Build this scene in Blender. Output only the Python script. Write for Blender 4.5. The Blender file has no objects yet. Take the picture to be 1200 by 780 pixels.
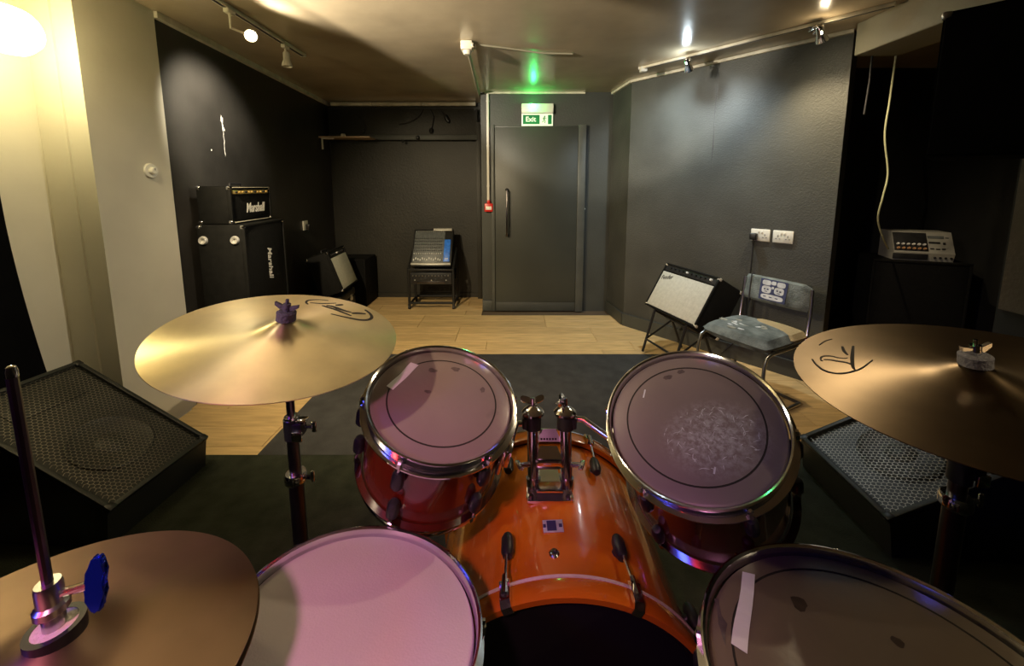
import bpy, bmesh, math, random
from mathutils import Vector, Matrix, Euler
random.seed(7)
R = math.radians
scn = bpy.context.scene
C = scn.collection

# ------------------------------------------------------------------ camera
cam = bpy.data.cameras.new('camera'); co = bpy.data.objects.new('camera', cam); C.objects.link(co)
co.location = (0, 0, 1.30); co.rotation_euler = (R(90 - 7.219), 0, 0)
cam.sensor_width = 36; cam.lens = 13.5; cam.shift_y = -115 / 1200; cam.clip_start = .02
scn.camera = co
vs = scn.view_settings
vs.view_transform = 'Standard'; vs.look = 'None'; vs.gamma = 1; vs.use_curve_mapping = False
vs.exposure = 0.35
scn.cycles.sample_clamp_indirect = 4
scn.cycles.max_bounces = 8
w = bpy.data.worlds.new('world'); scn.world = w; w.use_nodes = True
w.node_tree.nodes['Background'].inputs[0].default_value = (.02, .02, .022, 1)
w.node_tree.nodes['Background'].inputs[1].default_value = .3

# ------------------------------------------------------------------ lights (room lamps)
def aim(o, target):
    o.rotation_euler = (Vector(target) - Vector(o.location)).to_track_quat('-Z', 'Y').to_euler()
def lamp(name, kind, loc, power, col, target=None, size=.05, angle=90, blend=.6):
    l = bpy.data.lights.new(name, kind); l.energy = power; l.color = col
    if kind == 'SPOT': l.spot_size = R(angle); l.spot_blend = blend
    if kind in ('SPOT', 'POINT'): l.shadow_soft_size = size
    o = bpy.data.objects.new(name, l); C.objects.link(o); o.location = loc
    if target: aim(o, target)
    return o
WARM = (1, .80, .50); NEUT = (1, .90, .72); COOL = (.78, .92, 1)
# left ceiling track: one lit head in view, more heads on the same track nearer the kit
lamp('track_spot_light', 'SPOT', (-1.34, 2.12, 2.09), 14, NEUT, (-.3, 2.0, 2.10), .03, 130, .6)
lamp('track_spot_light', 'SPOT', (-1.30, 1.22, 1.97), 230, NEUT, (-.62, 2.02, 2.20), .03, 54, .25)
lamp('track_spot_light', 'SPOT', (-1.36, 2.30, 2.08), 85, NEUT, (-1.94, 2.50, 1.72), .03, 68, .9)
lamp('track_spot_light', 'SPOT', (-1.40, 1.20, 2.08), 190, WARM, (-.3, 3.6, .0), .03, 90, .8)
lamp('track_spot_light', 'SPOT', (-1.36, -.25, 2.06), 120, WARM, (1.0, 3.3, .4), .03, 58, .7)
# right ceiling track, and one added spot for the white wall
lamp('track_spot_light', 'SPOT', (1.19, 2.78, 2.12), 52, COOL, (1.42, 3.05, 1.45), .02, 140, .9)
lamp('track_bulb_light', 'POINT', (1.20, 2.78, 2.14), 2.2, COOL, size=.02)
lamp('track_spot_light', 'SPOT', (1.70, 2.25, 2.11), 46, WARM, (1.98, 2.40, 1.5), .02, 100, .9)
lamp('track_bulb_light', 'POINT', (1.71, 2.24, 2.14), .8, WARM, size=.02)
lamp('track_spot_light', 'SPOT', (1.50, 2.02, 2.10), 75, NEUT, (-1.88, 1.88, .85), .03, 34, .9)  # added fill spot without a head, brightens the lower white wall
lamp('track_spot_light', 'SPOT', (1.75, -.25, 2.10), 20, WARM, (.50, .55, .8), .03, 62, .7)
lamp('track_spot_light', 'SPOT', (1.45, 2.0, 2.12), 20, WARM, (.05, .9, .6), .03, 62, .7)
# coloured stage lights hung behind the drum stool
lamp('stage_light_pink', 'SPOT', (-.45, -.45, 2.08), 50, (1, .35, .60), (-.25, .46, .65), .08, 44, .9)
lamp('stage_light_blue', 'SPOT', (-1.35, -.40, 1.60), 26, (.07, .10, 1), (-.35, .76, .90), .13, 50, .6)
lamp('stage_light_red', 'SPOT', (-1.0, -.55, 1.60), 9, (1, .04, .03), (-.35, .76, .90), .07, 50, .6)
lamp('exit_led_light', 'POINT', (.205, 3.835, 2.085), 1.3, (.02, 1, .16), size=.025)

# ------------------------------------------------------------------ materials
MATS = {}
def mat(name, col, rough=.5, metal=0, var=.12, vs=6, bump=0, bs=80, coat=0, spec=.5, emit=0, ecol=None, rnd=0, stretch=None, detail=4, crough=.08):
    if name in MATS: return MATS[name]
    m = bpy.data.materials.new(name); m.use_nodes = True; nt = m.node_tree; N = nt.nodes; L = nt.links
    b = N['Principled BSDF']
    b.inputs['Roughness'].default_value = rough; b.inputs['Metallic'].default_value = metal
    b.inputs['Coat Weight'].default_value = coat; b.inputs['Coat Roughness'].default_value = crough
    b.inputs['Specular IOR Level'].default_value = spec
    tc = N.new('ShaderNodeTexCoord'); src = tc.outputs['Object']
    if stretch:
        mp = N.new('ShaderNodeMapping'); mp.inputs['Scale'].default_value = stretch; L.new(src, mp.inputs['Vector']); src = mp.outputs[0]
    nz = N.new('ShaderNodeTexNoise'); nz.inputs['Scale'].default_value = vs; nz.inputs['Detail'].default_value = detail
    L.new(src, nz.inputs['Vector'])
    rp = N.new('ShaderNodeValToRGB')
    rp.color_ramp.elements[0].position = .3; rp.color_ramp.elements[1].position = .7
    rp.color_ramp.elements[0].color = (*[c * (1 - var) for c in col], 1)
    rp.color_ramp.elements[1].color = (*[min(1, c * (1 + var)) for c in col], 1)
    L.new(nz.outputs['Fac'], rp.inputs['Fac']); out = rp.outputs[0]
    if rnd:
        oi = N.new('ShaderNodeObjectInfo'); hs = N.new('ShaderNodeHueSaturation')
        mr = N.new('ShaderNodeMapRange'); mr.inputs['To Min'].default_value = 1 - rnd; mr.inputs['To Max'].default_value = 1 + rnd
        L.new(oi.outputs['Random'], mr.inputs['Value']); L.new(mr.outputs[0], hs.inputs['Value']); L.new(out, hs.inputs['Color']); out = hs.outputs[0]
    L.new(out, b.inputs['Base Color'])
    if bump:
        n2 = N.new('ShaderNodeTexNoise'); n2.inputs['Scale'].default_value = bs; n2.inputs['Detail'].default_value = 3
        L.new(src, n2.inputs['Vector'])
        bp = N.new('ShaderNodeBump'); bp.inputs['Strength'].default_value = bump; bp.inputs['Distance'].default_value = .01
        L.new(n2.outputs['Fac'], bp.inputs['Height']); L.new(bp.outputs[0], b.inputs['Normal'])
    if emit:
        b.inputs['Emission Color'].default_value = (*(ecol or col), 1); b.inputs['Emission Strength'].default_value = emit
    MATS[name] = m; return m

def cymbal_mat(name, col, rough, aniso):
    m = mat(name, col, rough, 1, var=.14, vs=9)
    nt = m.node_tree; N = nt.nodes; L = nt.links; b = N['Principled BSDF']
    b.inputs['Anisotropic'].default_value = aniso; b.inputs['Anisotropic Rotation'].default_value = .25
    tg = N.new('ShaderNodeTangent'); tg.direction_type = 'RADIAL'; tg.axis = 'Z'; L.new(tg.outputs[0], b.inputs['Tangent'])
    tc = N.new('ShaderNodeTexCoord'); wv = N.new('ShaderNodeTexWave'); wv.wave_type = 'RINGS'; wv.rings_direction = 'Z'
    wv.inputs['Scale'].default_value = 60; wv.inputs['Distortion'].default_value = 1.5; wv.inputs['Detail'].default_value = 2
    L.new(tc.outputs['Object'], wv.inputs['Vector'])
    bp = N.new('ShaderNodeBump'); bp.inputs['Strength'].default_value = .012; bp.inputs['Distance'].default_value = .001
    L.new(wv.outputs['Fac'], bp.inputs['Height']); L.new(bp.outputs[0], b.inputs['Normal'])
    return m

def head_mat(name, col, dark, rough=.3, worn=.35):
    """drum skin with stick wear: dark blotches and a scuffed middle"""
    m = mat(name, col, rough, 0, var=.08, vs=5)
    nt = m.node_tree; N = nt.nodes; L = nt.links; b = N['Principled BSDF']
    tc = N.new('ShaderNodeTexCoord')
    base = b.inputs['Base Color'].links[0].from_socket
    n1 = N.new('ShaderNodeTexNoise'); n1.inputs['Scale'].default_value = 13; n1.inputs['Detail'].default_value = 2
    L.new(tc.outputs['Object'], n1.inputs['Vector'])
    r1 = N.new('ShaderNodeValToRGB'); r1.color_ramp.elements[0].position = .66; r1.color_ramp.elements[1].position = .74
    L.new(n1.outputs['Fac'], r1.inputs['Fac'])
    mx = N.new('ShaderNodeMix'); mx.data_type = 'RGBA'; mx.inputs['B'].default_value = (*dark, 1)
    mul = N.new('ShaderNodeMath'); mul.operation = 'MULTIPLY'; mul.inputs[1].default_value = worn
    L.new(r1.outputs[0], mul.inputs[0]); L.new(mul.outputs[0], mx.inputs['Factor']); L.new(base, mx.inputs['A'])
    L.new(mx.outputs['Result'], b.inputs['Base Color'])
    n2 = N.new('ShaderNodeTexNoise'); n2.inputs['Scale'].default_value = 55; n2.inputs['Detail'].default_value = 5
    L.new(tc.outputs['Object'], n2.inputs['Vector'])
    bp = N.new('ShaderNodeBump'); bp.inputs['Strength'].default_value = .12; bp.inputs['Distance'].default_value = .004
    L.new(n2.outputs['Fac'], bp.inputs['Height']); L.new(bp.outputs[0], b.inputs['Normal'])
    return m

mat('white_paint', (.66, .62, .50), .55, var=.06, vs=3, bump=.08, bs=30)
mat('black_paint', (.019, .0175, .0125), .55, var=.35, vs=2.2, bump=.25, bs=45)
mat('black_wall', (.030, .027, .023), .40, var=.5, vs=1.6, bump=.15, bs=25)
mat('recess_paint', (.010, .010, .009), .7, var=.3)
mat('grey_paint', (.044, .047, .040), .5, var=.14, vs=3, bump=.15, bs=60)
mat('door_paint', (.036, .039, .032), .45, var=.12, vs=2.5, bump=.05, bs=40)
mat('frame_paint', (.062, .066, .058), .45, var=.15, vs=8)
mat('right_paint', (.047, .048, .041), .55, var=.3, vs=2.6, bump=.3, bs=110)
mat('brown_paint', (.075, .060, .042), .6, var=.14, vs=4, bump=.3, bs=60)
mat('ceiling_paint', (.44, .355, .235), .24, var=.2, vs=1.8, bump=.25, bs=5, spec=.6, detail=6)
mat('beam_paint', (.30, .27, .19), .5, var=.12, vs=3, bump=.15, bs=30)
mat('coving', (.60, .55, .43), .5, var=.2, vs=14)
mat('wood_plank', (.56, .385, .175), .42, var=.2, vs=5, rnd=.13, stretch=(1, 9, 4), detail=6, bump=.05, bs=40)
mat('subfloor', (.10, .07, .04), .8)
mat('near_mat', (.026, .029, .018), .9, var=.3, vs=14, bump=.4, bs=220, spec=.2)
mat('mid_mat', (.044, .043, .043), .8, var=.22, vs=10, bump=.4, bs=220, spec=.25)
mat('chrome', (.78, .78, .80), .12, 1, var=.06, vs=20)
mat('chrome_dull', (.50, .50, .50), .28, 1, var=.15, vs=20)
mat('steel_bright', (.66, .65, .62), .38, .5, var=.1)
mat('case_grey', (.034, .034, .034), .5, var=.2)
mat('wedge_paint', (.020, .021, .018), .5, var=.25, bump=.1, bs=200)
mat('steel_dark', (.12, .11, .11), .3, 1, var=.2)
mat('black_plastic', (.012, .012, .012), .4, var=.2)
mat('black_rubber', (.016, .015, .017), .6, var=.2)
mat('tolex', (.007, .007, .0065), .75, var=.25, vs=30, bump=.12, bs=220, spec=.15)
mat('black_cloth', (.0035, .0035, .004), .95, var=.3, spec=.05)
mat('speaker_cloth', (.005, .005, .005), .9, var=.3, vs=60, bump=.4, bs=240, spec=.15)
mat('silver_cloth', (.50, .49, .42), .7, var=.09, vs=40, bump=.4, bs=260)
mat('white_plastic', (.72, .70, .62), .4, var=.05)
mat('white_print', (.82, .80, .74), .5, var=.04)
mat('gold_panel', (.80, .58, .20), .3, .6, var=.15, vs=40)
mat('amber_lacquer', (.55, .155, .008), .22, var=.22, vs=4, stretch=(1, 1, 3), coat=1, crough=.05)
mat('cherry_lacquer', (.12, .011, .003), .2, var=.3, vs=4, stretch=(1, 1, 3), coat=1, crough=.05)
mat('dark_lacquer', (.045, .010, .006), .2, var=.3, vs=4, coat=1, crough=.05)
head_mat('tom_skin', (.21, .165, .15), (.06, .045, .04), .28)
head_mat('floor_tom_skin', (.16, .12, .085), (.07, .05, .035), .34)
def scuff(name, src_col):
    m = head_mat(name, src_col, (.07, .055, .05), .30)
    nt = m.node_tree; N = nt.nodes; L = nt.links; b = N['Principled BSDF']; tc = N.new('ShaderNodeTexCoord')
    base = b.inputs['Base Color'].links[0].from_socket
    mp = N.new('ShaderNodeMapping'); mp.inputs['Location'].default_value = (-.24, .5, .1); mp.inputs['Scale'].default_value = (9, 11.5, 9)
    gr = N.new('ShaderNodeTexGradient'); gr.gradient_type = 'SPHERICAL'; L.new(tc.outputs['Object'], mp.inputs['Vector']); L.new(mp.outputs[0], gr.inputs['Vector'])
    nz = N.new('ShaderNodeTexNoise'); nz.inputs['Scale'].default_value = 90; nz.inputs['Detail'].default_value = 8; nz.inputs['Roughness'].default_value = .75; L.new(tc.outputs['Object'], nz.inputs['Vector'])
    r1 = N.new('ShaderNodeValToRGB'); r1.color_ramp.elements[0].position = .42; r1.color_ramp.elements[1].position = .62; L.new(nz.outputs['Fac'], r1.inputs['Fac'])
    mu = N.new('ShaderNodeMath'); mu.operation = 'MULTIPLY'; L.new(gr.outputs['Fac'], mu.inputs[0]); L.new(r1.outputs[0], mu.inputs[1])
    m2 = N.new('ShaderNodeMath'); m2.operation = 'MULTIPLY'; m2.inputs[1].default_value = 1.5; m2.use_clamp = True; L.new(mu.outputs[0], m2.inputs[0])
    mx = N.new('ShaderNodeMix'); mx.data_type = 'RGBA'; mx.inputs['B'].default_value = (.44, .43, .43, 1); L.new(m2.outputs[0], mx.inputs['Factor']); L.new(base, mx.inputs['A']); L.new(mx.outputs['Result'], b.inputs['Base Color'])
    return m
scuff('scuffed_skin', (.21, .17, .155))
mat('snare_skin', (.74, .66, .68), .5, var=.03, vs=3, bump=.12, bs=300)
mat('black_skin', (.006, .006, .006), .5, var=.2)
mat('ink', (.012, .008, .005), .8, var=.2)
mat('tape', (.80, .77, .78), .6, var=.05, vs=20, bump=.2, bs=60)
cymbal_mat('brass_bright', (.84, .73, .48), .34, .8)
cymbal_mat('brass_dull', (.20, .142, .082), .38, .75)
cymbal_mat('brass_worn', (.30, .205, .135), .46, .4)
mat('felt_grey', (.34, .33, .36), .95, var=.1, bump=.5, bs=200, spec=.1)
mat('felt_dark', (.055, .045, .075), .9, var=.15, bump=.5, bs=200, spec=.1)
mat('felt_cream', (.72, .68, .56), .9, var=.08, bump=.4, bs=200, spec=.1)
mat('blue_metal', (.02, .07, .70), .16, .85, var=.1)
mat('red_plastic', (.62, .02, .015), .35, var=.06)
mat('sign_green', (.005, .17, .045), .4, var=.05, emit=.12, ecol=(.01, .35, .1))
mat('sign_white', (.80, .86, .70), .4, var=.03, emit=.35, ecol=(.80, .95, .70))
mat('green_led', (.1, 1, .35), .3, var=0, emit=60, ecol=(.05, 1, .25))
mat('lamp_glass', (1, .95, .8), .3, var=0, emit=36, ecol=(1, .85, .45))
mat('bulb_warm', (1, .95, .85), .3, var=0, emit=60, ecol=(1, .85, .55))
mat('bulb_cool', (1, 1, 1), .3, var=0, emit=60, ecol=(.8, .93, 1))
mat('screen_blue', (.02, .12, .42), .4, var=.4, vs=40, emit=.12, ecol=(.03, .2, .7))
mat('panel_grey', (.10, .11, .11), .45, var=.25, vs=40)
mat('panel_black', (.018, .018, .019), .4, var=.3, vs=40)
mat('panel_silver', (.44, .43, .38), .4, .3, var=.12, vs=14)
mat('knob_white', (.70, .70, .68), .4)
mat('chair_grey', (.155, .178, .172), .85, var=.45, vs=15, bump=.5, bs=140, spec=.2)
mat('chair_tan', (.40, .31, .17), .85, var=.15, vs=12, bump=.4, bs=140, spec=.2)
mat('print_white', (.66, .68, .70), .8, var=.15, vs=30)
mat('print_blue', (.05, .06, .14), .8, var=.3, vs=30)
mat('cable_cream', (.55, .56, .35), .5)
mat('wood_shelf', (.45, .33, .22), .55, var=.15, vs=8)
mat('paint_chip', (.62, .60, .55), .7, var=.2, vs=40)
mat('badge', (.62, .62, .70), .42, .6, var=.2, vs=60)
mat('badge_blue', (.06, .05, .17), .3, .5, var=.2)

# ------------------------------------------------------------------ mesh helpers
I4 = Matrix.Identity(4)
def T(x, y, z): return Matrix.Translation((x, y, z))
def frame(o, x=None, z=None):
    """matrix at o with local Z along z and local X as near x as can be"""
    z = Vector(z).normalized(); x = Vector(x or (1, 0, 0))
    if abs(x.normalized().dot(z)) > .999: x = Vector((0, 1, 0))
    x = (x - z * x.dot(z)).normalized(); y = z.cross(x)
    m = Matrix((x, y, z)).transposed().to_4x4(); m.translation = Vector(o); return m
def nb(): return bmesh.new()
def merge(bm, vs, fs, M=None):
    M = M or I4
    v = [bm.verts.new(M @ Vector(p)) for p in vs]
    for f in fs:
        try: bm.faces.new([v[i] for i in f])
        except ValueError: pass
    return v
def box(bm, c, s, M=None, bev=0, seg=2):
    t = bmesh.new(); bmesh.ops.create_cube(t, size=1)
    for v in t.verts: v.co = Vector((v.co.x * s[0] + c[0], v.co.y * s[1] + c[1], v.co.z * s[2] + c[2]))
    if bev: bmesh.ops.bevel(t, geom=t.edges[:], offset=bev, segments=seg, affect='EDGES', profile=.5)
    t.verts.ensure_lookup_table(); t.verts.index_update()
    merge(bm, [v.co for v in t.verts], [[v.index for v in f.verts] for f in t.faces], M); t.free()
    return bm
def lathe(bm, prof, n=48, M=None, closed=False, a0=0, a1=2 * math.pi):
    M = M or I4; full = abs(a1 - a0 - 2 * math.pi) < 1e-6; rings = []
    for r, z in prof:
        if r < 1e-6: rings.append([bm.verts.new(M @ Vector((0, 0, z)))])
        else:
            k = n if full else n + 1
            rings.append([bm.verts.new(M @ Vector((r * math.cos(a0 + (a1 - a0) * i / n), r * math.sin(a0 + (a1 - a0) * i / n), z))) for i in range(k)])
    pairs = list(zip(rings, rings[1:])) + ([(rings[-1], rings[0])] if closed else [])
    for A, B in pairs:
        for i in range(n):
            j = (i + 1) % n if full else i + 1
            q = [A[i % len(A)], A[j % len(A)], B[j % len(B)], B[i % len(B)]]
            u = []
            for v in q:
                if v not in u: u.append(v)
            if len(u) > 2:
                try: bm.faces.new(u)
                except ValueError: pass
    return bm
def tube(bm, pts, r, n=10, M=None, caps=True, closed=False):
    M = M or I4; P = [M @ Vector(p) for p in pts]; k = len(P)
    rr = r if isinstance(r, (list, tuple)) else [r] * k
    rings = []; up = None
    for i in range(k):
        if closed: t = (P[(i + 1) % k] - P[i - 1]).normalized()
        else: t = (P[min(i + 1, k - 1)] - P[max(i - 1, 0)]).normalized()
        if up is None:
            up = t.orthogonal().normalized()
        up = (up - t * up.dot(t)).normalized(); sd = t.cross(up)
        rings.append([bm.verts.new(P[i] + rr[i] * (math.cos(2 * math.pi * j / n) * up + math.sin(2 * math.pi * j / n) * sd)) for j in range(n)])
    for i in range(k if closed else k - 1):
        A, B = rings[i], rings[(i + 1) % k]
        for j in range(n): bm.faces.new([A[j], A[(j + 1) % n], B[(j + 1) % n], B[j]])
    if caps and not closed:
        bm.faces.new(rings[0][::-1]); bm.faces.new(rings[-1])
    return bm
def cyl(bm, p0, p1, r, r1=None, n=16, M=None): return tube(bm, [p0, p1], [r, r if r1 is None else r1], n, M)
def prism(bm, poly, z0, z1, M=None):
    k = len(poly); v = [(x, y, z0) for x, y in poly] + [(x, y, z1) for x, y in poly]
    f = [list(range(k))[::-1], list(range(k, 2 * k))] + [[i, (i + 1) % k, k + (i + 1) % k, k + i] for i in range(k)]
    merge(bm, v, f, M); return bm
def ribbon(bm, pts, wd, h=.0006, M=None):
    """flat printed stroke: polyline pts (x,y) of width wd (number or per-point list)"""
    k = len(pts); W = wd if isinstance(wd, (list, tuple)) else [wd] * k; L = []; Rr = []
    for i in range(k):
        a = Vector(pts[max(i - 1, 0)]); b = Vector(pts[min(i + 1, k - 1)]); t = (b - a)
        t = t.normalized() if t.length > 1e-9 else Vector((1, 0)); nrm = Vector((-t.y, t.x)); p = Vector(pts[i])
        L.append(p + nrm * W[i] / 2); Rr.append(p - nrm * W[i] / 2)
    v = []; f = []
    for i in range(k): v += [(L[i].x, L[i].y, 0), (Rr[i].x, Rr[i].y, 0), (L[i].x, L[i].y, h), (Rr[i].x, Rr[i].y, h)]
    for i in range(k - 1):
        a = 4 * i; b = a + 4
        f += [[a + 2, a + 3, b + 3, b + 2], [a, b, b + 1, a + 1], [a, a + 2, b + 2, b], [a + 1, b + 1, b + 3, a + 3]]
    f += [[0, 1, 3, 2], [4 * k - 4, 4 * k - 2, 4 * k - 1, 4 * k - 3]]
    merge(bm, v, f, M); return bm
def text(bm, s, size, M, extrude=.0008, shear=0, width=1, bold=0):
    c = bpy.data.curves.new('t', 'FONT'); c.body = s; c.size = size; c.extrude = extrude; c.shear = shear; c.align_x = 'CENTER'; c.align_y = 'CENTER'
    c.offset = bold; c.resolution_u = 3
    o = bpy.data.objects.new('t', c); me = bpy.data.meshes.new_from_object(o)
    merge(bm, [(v.co.x * width, v.co.y, v.co.z) for v in me.vertices], [list(p.vertices) for p in me.polygons], M)
    bpy.data.objects.remove(o); bpy.data.meshes.remove(me); bpy.data.curves.remove(c)
    return bm

W = {}
def link(o, parent=None, Mw=None):
    C.objects.link(o); Mw = Mw or (W[parent.name] if parent else I4)
    if parent:
        o.parent = parent; o.matrix_parent_inverse = Matrix.Identity(4)
        o.matrix_basis = W[parent.name].inverted() @ Mw
    else: o.matrix_basis = Mw
    W[o.name] = Mw.copy(); return o
def obj(name, bm, m, parent=None, M=None, label=None, kind=None, smooth=35):
    """link bm as ONE mesh. Without M the shape is given in world space; with M it is given in the frame M."""
    bmesh.ops.recalc_face_normals(bm, faces=bm.faces[:])
    me = bpy.data.meshes.new(name); bm.to_mesh(me); bm.free()
    Mw = M or (W[parent.name] if parent else I4)
    if M is None and parent: me.transform(Mw.inverted())
    me.materials.append(MATS[m] if isinstance(m, str) else m)
    if smooth:
        me.shade_smooth(); me.set_sharp_from_angle(angle=R(smooth))
    o = bpy.data.objects.new(name, me); link(o, parent, Mw)
    if label: o['label'] = label
    if kind: o['kind'] = kind
    return o
def single(name, bm, m, label, cat, M=None, loc=None, group=None, smooth=35):
    """a thing that is one mesh; loc = world point that becomes its origin"""
    if M is None and loc:
        Mw = T(*loc); bmesh.ops.transform(bm, matrix=Mw.inverted(), verts=bm.verts[:]); M = Mw
    o = obj(name, bm, m, None, M, smooth=smooth); o['label'] = label; o['category'] = cat
    if group: o['group'] = group
    return o
def thing(name, label, cat, Mw, group=None):
    o = bpy.data.objects.new(name, None); o.empty_display_size = .05
    if isinstance(Mw, (tuple, list)): Mw = T(*Mw)
    link(o, None, Mw); o['label'] = label; o['category'] = cat
    if group: o['group'] = group
    return o
def struct(name, bm, m, parent=None, smooth=35):
    o = obj(name, bm, m, parent, smooth=smooth)
    if not parent: o['kind'] = 'structure'
    return o
def wall(name, poly, z0, z1, m): return struct(name, prism(nb(), poly, z0, z1), m, smooth=0)

# ================================================================== THE ROOM
CE = 2.218
floor = struct('floor', prism(nb(), [(-2.6, -1.6), (3.6, -1.6), (3.6, 4.7), (-2.6, 4.7)], -.06, -.012), 'subfloor', smooth=0)
struct('ceiling', prism(nb(), [(-2.6, -1.6), (3.6, -1.6), (3.6, 4.7), (-2.6, 4.7)], CE, CE + .1), 'ceiling_paint', smooth=0)
# left side: white lining near the kit, black wall further in
wall('wall_left', [(-1.892, 2.157), (-1.864, 1.735), (-1.955, 1.735), (-1.957, 1.728), (-2.07, 1.728), (-2.07, -1.5), (-2.3, -1.5), (-2.3, 2.157)], -.012, CE, 'white_paint')
wl = wall('wall_left_rear', [(-1.904, 2.157), (-2.055, 4.46), (-2.3, 4.46), (-2.3, 2.157)], -.012, CE, 'black_wall')
wall('wall_alcove', [(-2.3, 4.42), (-.30, 4.42), (-.30, 4.6), (-2.3, 4.6)], -.012, CE, 'black_paint')
wall('wall_back', [(-.31, 3.93), (1.30, 3.93), (1.30, 4.6), (-.31, 4.6)], -.012, CE, 'grey_paint')
wall('wall_right', [(1.0, 3.93), (1.05, 3.50), (2.02, 2.397), (2.14, 2.50), (1.30, 3.93)], -.012, CE, 'right_paint')
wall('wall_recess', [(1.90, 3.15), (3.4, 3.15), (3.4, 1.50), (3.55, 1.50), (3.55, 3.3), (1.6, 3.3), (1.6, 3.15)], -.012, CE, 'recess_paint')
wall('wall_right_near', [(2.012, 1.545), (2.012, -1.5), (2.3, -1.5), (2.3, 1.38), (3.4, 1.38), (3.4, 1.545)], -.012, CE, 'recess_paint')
wall('wall_front', [(-2.3, -1.5), (2.3, -1.5), (2.3, -1.6), (-2.3, -1.6)], -.012, CE, 'black_paint')
# brown painted upper part of the near right wall
struct('trim_1', box(nb(), (2.006, .6, 1.50), (.012, 1.86, 1.40)), 'brown_paint', smooth=0)
# beam over the recess
struct('trim_2', box(nb(), (2.09, .46, (CE + 2.04) / 2), (.25, 3.72, CE - 2.04), bev=.006), 'beam_paint', smooth=0)
# coving strips along the ceiling edges
def strip(name, p, q, z0, z1, dep, m):
    p = Vector((*p, 0)); q = Vector((*q, 0)); d = (q - p).normalized(); nrm = Vector((-d.y, d.x, 0)) * dep
    return struct(name, prism(nb(), [tuple(v.xy) for v in (p, q, q + nrm, p + nrm)], z0, z1), m, smooth=0)
strip('trim_3', (-1.904, 2.157), (-2.055, 4.42), CE - .035, CE - .001, -.03, 'coving')
strip('trim_4', (1.05, 3.50), (2.02, 2.397), CE - .022, CE - .001, -.022, 'coving')
strip('trim_5', (1.0, 3.93), (1.05, 3.50), CE - .022, CE - .001, -.022, 'coving')
strip('trim_6', (-.27, 3.93), (.72, 3.93), CE - .018, CE - .001, -.02, 'coving')
# skirting
strip('baseboard_right', (1.05, 3.50), (2.02, 2.397), 0, .115, -.022, 'grey_paint')
strip('baseboard_right.001', (1.0, 3.90), (1.05, 3.50), 0, .115, -.022, 'grey_paint')
strip('baseboard_left', (-1.864, 1.735), (-1.892, 2.157), 0, .085, .014, 'white_paint')
strip('baseboard_alcove', (-2.03, 4.42), (-.40, 4.42), 0, .05, -.015, 'black_paint')
# back wall: left pillar plinth, alcove bulkhead and its post
struct('trim_7', box(nb(), (-.24, 3.92, .055), (.14, .03, .11), bev=.003), 'frame_paint')
struct('trim_8', box(nb(), (-1.20, 4.385, 1.972), (1.64, .07, .335), bev=.004), 'black_paint')
struct('trim_9', box(nb(), (-1.20, 4.375, 1.835), (1.64, .085, .06), bev=.004), 'grey_paint')
struct('trim_10', box(nb(), (-.372, 4.38, 1.0), (.05, .08, 2.0), bev=.003), 'black_paint')
# wooden floor: each plank its own piece
PL = .165
def plank_mesh(L):
    key = 'plank_%.3f' % L
    if key in bpy.data.meshes: return bpy.data.meshes[key]
    b = box(nb(), (L / 2, PL / 2, -.006), (L - .0025, PL - .0025, .012), bev=.0015, seg=1)
    me = bpy.data.meshes.new(key); b.to_mesh(me); b.free(); me.materials.append(MATS['wood_plank']); return me
def xr(y):
    if y > 3.5: return 1.05
    if y > 3.0: return 1.05 + (3.5 - y) * .97 / 1.103 + .16
    return 3.38 if y > 1.56 else 2.0
y = 1.62; row = 0
while y < 4.41:
    x0, x1 = (-2.03 if y > 2 else -1.88), xr(y)
    if y + PL > 3.93: x1 = -.31
    x = x0; first = random.choice((.35, .62, .9, 1.15))
    while x < x1 - .02:
        L = min(first if x == x0 else 1.20, x1 - x); L = round(L, 3)
        o = bpy.data.objects.new('plank', plank_mesh(L)); link(o, floor, T(x, y, 0)); x += L
    y += PL; row += 1

# mats on the floor
single('floor_mat', box(nb(), (-.02, .140, .002), (3.9, 3.16, .004), bev=.001), 'near_mat', 'black carpet mat spread under the whole drum kit', 'mat', loc=(-.02, .1, 0))
single('floor_mat', box(nb(), (-.04, 2.285, .002), (2.40, 1.13, .004), bev=.001), 'mid_mat', 'dark grey mat on the wood floor between drum kit and door', 'mat', loc=(-.04, 2.285, 0))

# door
d1 = struct('door_1', box(nb(), (.243, 3.905, .989), (.825, .05, 1.77), bev=.004), 'door_paint')
hb = nb(); tube(hb, [(-.05, 3.88, 1.262), (-.05, 3.832, 1.262), (-.05, 3.828, 1.25), (-.05, 3.828, .818), (-.05, 3.832, .806), (-.05, 3.88, .806)], .010, 10)
obj('pull_handle', hb, 'steel_dark', d1)
obj('kick_board', box(nb(), (.243, 3.908, .054), (.825, .045, .098), bev=.003), 'grey_paint', d1)
for zz in (1.262, .806):
    obj('handle_rose', lathe(nb(), [(0, .006), (.016, .006), (.018, 0)], 20, frame((-.05, 3.874, zz), z=(0, -1, 0))), 'chrome', d1)
fr = struct('trim_11', box(nb(), (.694, 3.90, .95), (.076, .06, 1.90), bev=.004), 'frame_paint')
struct('trim_12', box(nb(), (.243, 3.915, 1.882), (.83, .03, .016), bev=.002), 'door_paint')
struct('trim_13', box(nb(), (-.189, 3.91, .95), (.03, .04, 1.90), bev=.003), 'frame_paint')
obj('screw_head', lathe(nb(), [(0, .003), (.006, .002), (.007, 0)], 12, frame((.745, 3.928, 1.07), z=(0, -1, 0))), 'white_plastic', fr)

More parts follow.
